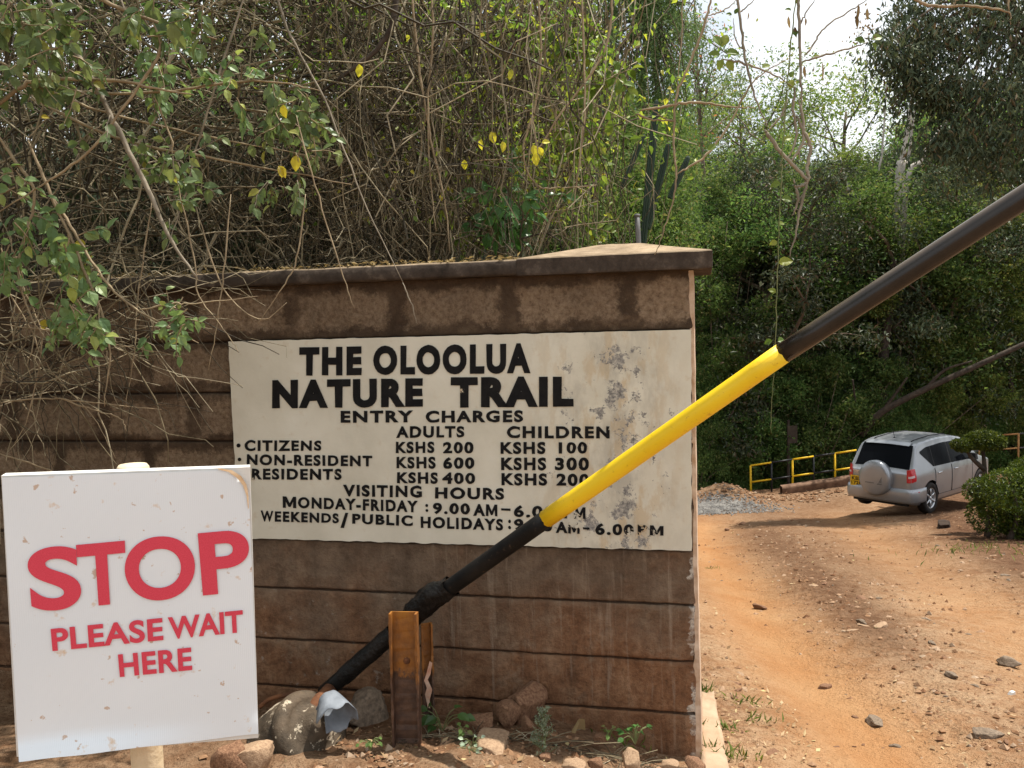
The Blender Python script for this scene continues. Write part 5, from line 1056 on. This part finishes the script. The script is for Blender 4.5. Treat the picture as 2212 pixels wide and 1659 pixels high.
for i in range(210):                                 # twigs spilling over the left end of the wall
    u = -80 + 420*rng.random()**1.4; v = rng.uniform(540, 900 - .55*max(u, 0)); d = rng.uniform(3.15, 3.75); c = U(u, v, d); a = rng.choice([rng.normal(-.6,.35), rng.normal(-1.4,.35), rng.normal(.1,.3), rng.normal(-2.1,.35)]); L = rng.uniform(.15,.7); stem(c, c + np.array([math.cos(a), rng.normal(0,.12), math.sin(a)])*L, .3, rng.choice([.0016,.0022,.003]), 8, rng.uniform(-.1,.1))
for i in range(420):                                 # crooked forks between the upright stems
    d = rng.uniform(3.95, 5.2); u, v = rng.uniform(-60, 1150), rng.uniform(-20, 570); c = U(u, v, d); a = rng.uniform(0, 6.28)
    for f_ in (-.35, .35): q = c + np.array([math.cos(a+f_), rng.normal(0,.2), math.sin(a+f_)])*rng.uniform(.12,.4); q[2] = max(q[2], 1.9); stem(c, q, .45, .0019, 6)
o = b.build('thicket', 'dry_stem', None, False, loc=WP(2.5, 1.6, -1.2)); tag(o, 'dense tangle of dry brown stems hanging over the wall', 'thicket', kind='stuff')
# leaf mass out of view, added to shade the left thicket and wall
b = MB(); C = []
for i in range(620):
    y = rng.uniform(3.25, 7.6); x = rng.uniform(-4.6, -.75 if y < 4.3 else -.3); z = 3.22 + .36*(y-3.3) + rng.uniform(0, 1.1) + .25*(x < -2); C.append((x, y, z))
for i in range(420):                                 # more unseen leaves left of the viewer, added to darken the left wall
    y = rng.uniform(.2, 3.2); x = rng.uniform(-5, -1.9); C.append((x, y, rng.uniform(3.0, 4.6)))
for i in range(380):
    y = rng.uniform(1.3, 3.5); x = -.66*y - 1.75 - abs(rng.normal(0,.6)); C.append((x, y, rng.uniform(.2, 3.6)))
make_crown(b, C, 34, .24, .065, .5, .4); o = b.build('added_shade_leaves', 'leaf_sage', None, loc=(-2.5, 6, 3.9)); tag(o, 'unseen leaf canopy added to shade the tangle and wall at left', 'creeper', kind='stuff')
# leaves scattered in the thicket
b = MB(); n = 1900; P, s_ = [], []
for i in range(n):
    u = rng.normal(1110,150) if rng.random() < .7 else rng.normal(900,200); v = rng.uniform(-20,480); P.append(U(u, v, rng.uniform(4.0,6.2)))
P = np.array(P); D = rdir(n); D[:,2] -= .6; leaves(b, P, D, rdir(n,.6), rng.uniform(.018,.05,n), rng.uniform(.010,.028,n), fine=True, curl=.3); o = b.build('thicket_leaves', 'leaf_yellowish', None, loc=P[0]); tag(o, 'yellow green leaves sprinkled through the sunlit dry stems', 'leaves', kind='stuff')
b = MB(); C = []
for i in range(190):
    u = rng.normal(1130, 130) if i < 130 else rng.uniform(640, 1000); C.append(U(u, rng.uniform(-30, 400 if i < 130 else 250), rng.uniform(4.2, 6.6)))
make_crown(b, C, 15, .085, .040, .55, .5, .6, 1.0); o = b.build('creeper_sprays', 'leaf_yellowish', None, loc=C[0]); tag(o, 'small sprays of fresh yellow green creeper leaves among the upright stems', 'creeper', kind='stuff')
# dead leaves and twig crumbs lying along the coping
b = MB(); n = 900; s_ = rng.uniform(.7, 3.6, n); o_ = rng.uniform(-.20, .055, n); P = np.array([WP(a_, 1.872+rng.uniform(0,.012), c_) for a_, c_ in zip(s_, o_)]); D = rdir(n); D[:,2] *= .3; L = rng.uniform(.012,.04,n); leaves(b, P, D, rdir(n, 1.5), L, L*rng.uniform(.15,.5,n)); o = b.build('coping_litter', 'leaf_dry', None, loc=P[0]); tag(o, 'brown dead leaves and twigs lying along the wall coping', 'leaf litter', kind='stuff')

# -------- single stems one can follow with the eye, each with its leaves
def sprig(mb, sb, c, d, L, nl, size, wid=.55, curl=.25):
    pts, _ = wander(c, d, L, 5, .15, -.06); sb.tube(pts, np.linspace(.0025,.0012,6), 4, cap=False)
    q = np.linspace(.15, 1, nl)*5; i0 = np.minimum(q.astype(int), 4); P = pts[i0] + (pts[i0+1]-pts[i0])*(q-i0)[:,None]; T = unit(pts[i0+1]-pts[i0]); sd_ = unit(np.cross(T, [0,1.0,.2]))*np.where(np.arange(nl)%2, 1, -1)[:,None]
    D = unit(T*.7+sd_*.8+rng.normal(0,.3,(nl,3))+[0,0,-.25]); N = rng.normal(0,.45,(nl,3))+np.array([0,-.75,.75]); S_ = size*.86*rng.uniform(.6,1.25,nl); leaves(mb, P, D, N, S_, S_*wid, fine=True, curl=curl)
def vine(name, label, stems, d, rad, mat='stem_tan', sprigs=(), leaf='leaf_sage', size=.055, wid=.68, singles=(), extra=None):
    first = U(stems[0][0][0], stems[0][0][1], d); t = thing(name, label, 'vine', first); b = MB(); CP = []
    for k, s_ in enumerate(stems):
        P = curve_pts([U(q[0], q[1], d + (q[2] if len(q) > 2 else 0)) for q in s_], 7); P = P + rng.normal(0,.0016,P.shape); r = rad[k] if hasattr(rad, '__len__') else rad; b.tube(P, np.interp(np.linspace(0,1,len(P)), [0,.15,.7,1], [.45*r, r, .75*r, .3*r]), 7); CP.append(P)
    lb = MB()
    for (u, v, n_, L, sz) in sprigs:
        for _ in range(n_): c = U(u+rng.normal(0,16), v+rng.normal(0,16), d+rng.normal(0,.08)); dd = rdir(1)[0]; dd[2] -= .5; dd[1] *= .5; sprig(lb, b, c, unit(dd), L*rng.uniform(.7,1.2), rng.integers(5,9), sz, wid)
    for (u, v, ang, sz) in singles:
        a = R_(ang); D = np.array([[math.cos(a), rng.normal(0,.2), math.sin(a)]]); leaves(lb, [U(u, v, d)], D, [[rng.normal(0,.3),-1,.5]], sz, sz*wid, fine=True, curl=.2)
    b.build('stem', mat, t, True)
    if lb.n: lb.build('leaf_sprays', leaf, t)
    if extra: extra(t)
    return t
rng = np.random.default_rng(91)
vine('vine_stem', 'thick pale stem slanting down to the right across the upper left tangle', [[(85,-40),(160,105),(235,240),(310,390),(370,520),(425,600)]], 3.15, .0115, 'stem_grey', sprigs=[(190,200,1,.1,.05),(235,262,3,.14,.05),(390,330,3,.13,.055)])
vine('vine_stem', 'long tan stem arching across the top left with big grey green leaves', [[(-60,280),(40,190),(110,172),(250,174),(330,190),(420,205)],[(110,-60),(240,10),(330,45),(470,85)],[(330,45),(345,110),(300,185),(200,320),(90,400),(-20,470)]], 3.05, [.008,.008,.006], 'stem_tan',
     sprigs=[(30,20,8,.16,.065),(90,60,8,.16,.06),(130,110,6,.15,.055),(60,140,6,.15,.055),(20,190,5,.14,.055),(300,20,4,.12,.06),(340,40,2,.12,.075),(420,30,3,.12,.07),(150,180,3,.12,.05)], size=.06)
vine('vine_stem', 'tan stem crossing the dark tangle from left to right with tip bending down', [[(-40,110),(120,190),(330,200),(480,180),(590,176),(690,195)],[(330,200),(370,300),(372,330)]], 3.3, [.006,.004], 'stem_tan', sprigs=[(335,100,5,.15,.055),(360,130,6,.15,.055),(345,160,4,.13,.055),(500,180,4,.1,.05),(515,205,3,.1,.05),(430,160,3,.12,.045)])
vine('vine_stem', 'pair of long straight dry stems sloping gently down to the right', [[(20,140),(150,215),(300,262),(480,300),(690,340)],[(60,210),(260,300),(480,345),(760,398)]], 3.55, [.0055,.0065], 'stem_tan', sprigs=[(610,165,5,.16,.06),(640,195,5,.16,.06),(620,240,5,.15,.055),(600,270,4,.14,.05),(655,270,5,.15,.06),(680,300,2,.12,.06)], size=.055)
vine('vine_stem', 'stem with a dense hanging clump of leaves in the middle of the dark tangle', [[(240,-60),(290,90),(325,200),(355,290)],[(540,-40),(480,140),(430,300),(400,420),(360,540)]], 3.45, [.0045,.005], 'stem_grey', sprigs=[(300,300,4,.14,.05),(320,335,4,.13,.05),(370,320,3,.13,.055),(390,375,4,.14,.055),(390,450,3,.12,.055),(590,395,4,.12,.05),(640,400,3,.12,.045)])
vine('vine_stem', 'drooping leafy stem hanging low in front of the left wall stones', [[(-30,250),(20,330),(70,400),(72,450),(50,520),(40,600),(70,690),(110,745)],[(60,300),(110,420),(190,600),(235,740),(225,880)],[(110,420),(160,500),(230,610),(300,670),(430,742)],[(300,670),(370,655),(425,655),(560,640)]], 3.1, [.006,.0062,.0055,.0035], 'stem_tan',
     sprigs=[(30,400,5,.14,.055),(60,480,5,.15,.055),(40,540,5,.14,.055),(100,470,3,.13,.05),(130,540,6,.15,.055),(175,520,4,.13,.055),(160,570,3,.12,.05),(165,650,6,.14,.055),(140,690,5,.13,.05),(185,680,4,.13,.055),(370,670,4,.09,.042),(395,690,4,.1,.045),(330,720,3,.09,.045),(75,690,2,.08,.04)])
vine('vine_stem', 'bare dry twigs dangling in front of the dark left wall', [[(-40,520),(0,600),(60,700),(110,800),(200,900),(250,990)],[(20,500),(50,620),(90,730),(60,900),(30,960)],[(0,870),(100,860),(200,870),(350,885)],[(110,855),(200,885),(260,905),(275,935)],[(0,980),(90,1010),(200,1060),(330,1130)],[(500,420),(480,610),(470,690),(450,800)],[(640,250),(680,400),(735,580),(765,665)],[(660,420),(640,560),(610,620),(556,700)],[(380,380),(420,560),(430,640),(490,720),(515,760)],[(0,700),(140,720),(260,745),(390,770)],[(330,430),(300,620),(290,760),(270,880)],[(430,470),(480,620),(560,690),(620,655)]], 3.25, .0032, 'stem_tan')
vine('vine_stem', 'long thin straight stem crossing the middle tangle toward the wall coping', [[(590,-40),(620,60),(700,215),(780,420),(870,610)],[(870,610),(890,660),(900,700)]], 3.6, [.0052,.003], 'stem_grey')
for lab, pts, r in [('tall upright hanging stem left of the middle in the sunlit thicket', [(885,-60),(900,100),(930,300),(960,430),(972,545)], .0065),('knotted upright stem in the middle of the sunlit thicket',[(930,-60),(935,80),(925,210),(930,380),(942,500)], .006),('pale stem curving through the right part of the thicket',[(1160,-60),(1168,120),(1155,230),(1130,330),(1160,400),(1215,405),(1290,400)], .006),
                    ('long slender stem hanging down to a thorny tip above the wall',[(1255,-60),(1262,150),(1262,250),(1245,400),(1235,470)], .0055),('wavy stem at the right fringe of the thicket',[(1320,-60),(1318,60),(1290,140),(1200,260),(1150,330),(1020,350)], .006),('dark thick branch slanting through the middle top of the thicket',[(855,-60),(850,40),(820,100),(760,150),(690,200)], .015)]:
    vine('vine_stem', lab, [pts], 4.05, r, 'dark_bark' if 'dark' in lab else 'stem_tan')
rng = np.random.default_rng(92)
vine('leafy_branch', 'glossy deep green leaf spray low in the right part of the thicket', [[(1000,-50),(1030,200),(1060,380),(1090,410)],[(1060,420),(1090,405),(1130,400)]], 4.2, .004, 'green_stem', sprigs=[(1085,425,8,.2,.085),(1065,455,7,.18,.085),(1120,415,5,.18,.075),(1150,410,3,.15,.07)], leaf='leaf_deep', wid=.62)
vine('leafy_branch', 'bright green leafy twigs at the right side of the thicket', [[(1240,-40),(1225,60),(1230,170),(1250,300)],[(1230,170),(1280,180),(1340,180)]], 4.6, .004, 'stem_tan', sprigs=[(1220,80,7,.2,.06),(1240,50,5,.2,.06),(1290,170,7,.17,.07),(1310,160,4,.15,.07),(1245,280,6,.18,.06),(1290,290,6,.16,.06),(1280,280,3,.15,.07),(1005,490,5,.16,.06),(1030,510,4,.14,.05),(1215,90,4,.15,.055),(1240,370,3,.14,.05),(1255,490,3,.12,.05),(1190,60,4,.15,.055),(1130,30,4,.15,.05)], leaf='leaf_bright')
vine('leafy_branch', 'few yellowing leaves caught in the sunlit middle of the thicket', [[(1150,250),(1158,300),(1165,350)]], 3.95, .003, 'stem_tan', singles=[(1152,312,-80,.055),(1158,330,-95,.06),(1163,318,-60,.045),(1170,308,10,.04),(1060,285,-70,.055),(1085,305,-80,.05),(1040,300,-100,.05),(775,138,-90,.06),(1003,345,-90,.045)], leaf='leaf_yellow')
vine('leafy_branch', 'scattered yellow leaves on thin stems at far left of the tangle', [[(640,330),(645,350)],[(600,360),(605,372)]], 3.3, .002, 'stem_tan', singles=[(640,335,-95,.06),(602,358,-60,.05),(612,362,-120,.045),(200,552,-140,.05),(185,528,160,.045),(88,252,0,.03),(98,690,-110,.045),(112,688,-60,.04),(385,30,-90,.05),(392,18,-40,.04),(612,226,-90,.05)], leaf='leaf_yellow')
# hanging shoots in front of the sky gap on the right
def z3(*L): return [(1382.5+x*.3819, y*.3819) for x, y in L]
rng = np.random.default_rng(93)
def dry_bits(t):
    b = MB(); P, D = [], []
    for (x, y, L) in [(930,370,.045),(1028,345,.075),(982,370,.025),(1235,20,.06),(1285,45,.045),(840,90,.045),(612,70,.025),(935,100,.03),(1225,80,.05),(875,150,.04)]: P.append(U(*z3((x,y))[0], 3.1)); D.append((rng.normal(0,.12), rng.normal(0,.1), -1)); 
    leaves(b, P, D, np.array([[rng.normal(0,1), -1, .1] for _ in P]), [L for *_, L in [(0,0,.045),(0,0,.075),(0,0,.025),(0,0,.06),(0,0,.045),(0,0,.045),(0,0,.025),(0,0,.03),(0,0,.05),(0,0,.04)]], .014, fine=True, curl=.1)
    n = 60; c = U(*z3((1265,165))[0], 3.1); q = rng.normal(0,.026,(n,3)); leaves(b, c+q, rdir(n), rdir(n), .012, .008); b.build('dry_leaves', 'leaf_dry', t)
lv = [(*z3((455,262))[0],110,.052),(*z3((465,265))[0],70,.052),(*z3((455,310))[0],165,.045),(*z3((485,300))[0],5,.055),(*z3((465,335))[0],-115,.042),(*z3((490,345))[0],-60,.044),(*z3((850,505))[0],80,.040),(*z3((690,385))[0],30,.038),(*z3((755,400))[0],0,.022),(*z3((880,205))[0],95,.03),(*z3((520,85))[0],160,.022),(*z3((535,80))[0],60,.024),(*z3((1275,240))[0],160,.04),(*z3((1310,225))[0],25,.046),(*z3((1310,240))[0],-50,.034),(*z3((1265,225))[0],150,.032),(*z3((985,330))[0],40,.026),(*z3((855,560))[0],100,.02),(*z3((385,850))[0],40,.035),(*z3((215,675))[0],30,.02),(*z3((880,20))[0],50,.026),(*z3((855,60))[0],150,.024),(*z3((880,280))[0],160,.024)]
vine('twisted_vine', 'twisted woody shoots with sparse bright leaves hanging before the white sky', [z3((897,-120),(895,0),(905,300),(910,500),(914,640)), z3((545,-100),(552,0),(590,280),(620,450),(670,600),(722,722)), z3((705,730),(730,770),(820,890),(935,1005),(925,1045),(882,1055),(868,1010)), z3((882,1055),(892,1140),(862,1225)), z3((880,490),(868,620),(885,740),(865,840),(828,900)), z3((886,650),(925,740),(965,830),(945,940),(950,1020),(905,1180),(880,1330),(845,1455)), z3((900,560),(925,700),(920,800),(880,880),(815,942)), z3((950,815),(902,830),(908,915)), z3((835,560),(800,650),(725,740)), z3((930,1090),(895,1140)), z3((470,330),(620,370),(750,420),(870,492)), z3((915,350),(1050,310),(1200,270),(1290,238)), z3((930,322),(980,250),(1060,145),(1220,45),(1300,-20)), z3((905,140),(940,70),(1000,-20)), z3((560,75),(600,40),(660,-20)), z3((600,290),(545,230),(528,100))],
     3.1, [.0062,.0052,.0075,.0055,.0055,.0068,.006,.004,.0045,.004,.0042,.0042,.0036,.003,.003,.0028], 'stem_grey', singles=lv, leaf='leaf_bright', wid=.72, extra=dry_bits)
vine('hanging_branch', 'long reddish shoot hanging from the top to the pillar cap', [z3((420,-120),(390,40),(345,200),(255,420),(212,520),(192,700),(192,850),(206,985),(185,1140),(125,1330),(88,1438)), z3((206,988),(300,930),(390,860),(480,740),(550,620),(620,490),(720,400),(845,330)), z3((385,85),(470,60),(560,-10)), z3((0,625),(130,605),(260,580),(390,585),(520,606),(660,606)), z3((-20,640),(60,675),(200,688)), z3((200,688),(120,660),(40,590)), z3((240,-40),(230,300),(205,520))], 3.2, [.0052,.0045,.003,.0055,.0045,.003,.0025], 'stem_tan')
vl = [(*z3((850,440))[0],70,.028),(*z3((815,790))[0],20,.03),(*z3((795,1035))[0],190,.036),(*z3((800,1125))[0],0,.04),(*z3((780,1270))[0],20,.03),(*z3((775,1365))[0],200,.03),(*z3((783,1490))[0],15,.05),(*z3((770,1655))[0],150,.03),(*z3((800,680))[0],60,.018)]
vine('climbing_vine', 'thin green vine hanging straight down with single bright heart leaves', [z3((885,-120),(875,60),(850,300),(825,560),(806,850),(800,1000),(790,1200),(778,1500),(772,1750),(760,2050),(745,2250),(740,2450))], 3.05, .0026, 'green_stem', singles=vl+[(1668,735,200,.03),(1680,738,20,.035)], leaf='leaf_bright', wid=.8)
vine('hanging_branch', 'pale bare branch crossing the upper right corner', [z3((1500,-60),(1580,10),(1690,35),(1850,32),(1990,50),(2088,72),(2096,135)), z3((2085,-80),(2088,72)), z3((1770,33),(1790,5),(1850,-20))], 3.3, [.0058,.005,.003], 'stem_tan', singles=[(*z3((1840,10))[0],60,.025),(*z3((1750,10))[0],120,.02)], leaf='leaf_bright')

# -------- small plants at the foot of the wall
rng = np.random.default_rng(95)
c0 = U(1172, 1645, 3.25); t = thing('silver_plant', 'upright silvery green feathery plant on the soil bank', 'plant', c0); b, lb = MB(), MB()
top = U(1174, 1540, 3.25); pts = curve_pts([c0-[0,0,.03], (c0+top)/2+[.008,0,0], top], 8); b.tube(pts, np.linspace(.004,.0015,len(pts)), 5)
for k in range(46):
    q = rng.uniform(.12,1); c = c0 + (top-c0)*q; a = rng.uniform(0,6.28); L = .055*(1.15-.75*q); s_ = [c, c+np.array([math.cos(a)*L*.6, math.sin(a)*L*.6, .012]), c+np.array([math.cos(a)*L, math.sin(a)*L, .028])]; b.tube(s_, [.0015,.0012,.0008], 4, cap=False)
    m = 16; tt = rng.uniform(.2,1,m); P = np.array([s_[0]+(s_[2]-s_[0])*x for x in tt]); leaves(lb, P, rdir(m,.5), rdir(m), rng.uniform(.008,.016,m), .0035)
b.build('stem', 'green_stem', t, True); lb.build('foliage', 'leaf_silver', t)
for lab, uv, d, n_, sz, spread, leafm in [('broad leaved green weed beside the rear hinge post', (955,1570), 3.40, 12, .055, .07, 'leaf_deep'),('low creeping weed with small round leaves near the wall corner', (1372,1598), 3.38, 11, .036, .06, 'leaf_deep'),('small green weed at the foot of the wall right of the plant', (1315,1590), 3.42, 8, .026, .05, 'leaf_shrub'),('tiny weed between the STOP sign and the front hinge post', (800,1610), 3.2, 9, .02, .05, 'leaf_shrub'),('small weed at left of the silvery plant', (1020,1612), 3.25, 10, .022, .035, 'leaf_silver'),('green seedling left of the silvery plant on the soil', (1000,1588), 3.3, 8, .024, .02, 'leaf_shrub'),('pale feathery weed in front of the flat orange stone', (1015,1630), 3.2, 14, .02, .03, 'leaf_silver')]:
    c = U(*uv, d); t = thing('weed', lab, 'plant', c); b, lb = MB(), MB()
    for k in range(n_):
        a = rng.uniform(0,6.28); r_ = spread*rng.random()**.5; tip = c+np.array([math.cos(a)*r_*1.3, math.sin(a)*r_*.6, rng.uniform(.01, .055)*(sz/.04)]); b.tube(curve_pts([c-[0,0,.02], (c+tip)/2+[0,0,.012], tip], 4), .0016, 4, cap=False); leaves(lb, [tip], [[math.cos(a), math.sin(a), rng.normal(-.1,.3)]], [[rng.normal(0,.3), -.5, .9]], sz*rng.uniform(.7,1.2), sz*.7, fine=True)
    b.build('stem', 'green_stem', t); lb.build('leaves', leafm, t)
c = U(1250, 1580, 3.4); b = MB(); P = [[c + np.array([.03*math.cos(q)*(1-.5*h)+.012*h, .02*math.sin(q)*(1-.3*h),   .045*h]) for q in np.linspace(.4, 4.2, 8)] for h in np.linspace(0,1,8)]; b.grid(np.array(P) + 0); o = b.build('dry_leaf', 'leaf_dry', None, True, loc=c); tag(o, 'curled dry brown leaf standing against the foot of the wall', 'leaf')
b = MB()
for k in range(150): p_ = U(rng.uniform(900,1490), rng.uniform(1535,1650), 3.35); p_[2] = surf(p_[0], p_[1])+.01; q_ = p_ + np.array([rng.normal(0,.09), rng.normal(0,.05), abs(rng.normal(0,.015))]); b.tube([p_, (p_+q_)/2+[0,0,.008], q_], .0016, 4, cap=False)
o = b.build('twig_litter', 'dry_stem', None, loc=U(1200,1600,3.35)); tag(o, 'thin dry twigs lying on the soil bank below the wall', 'twigs', kind='stuff')
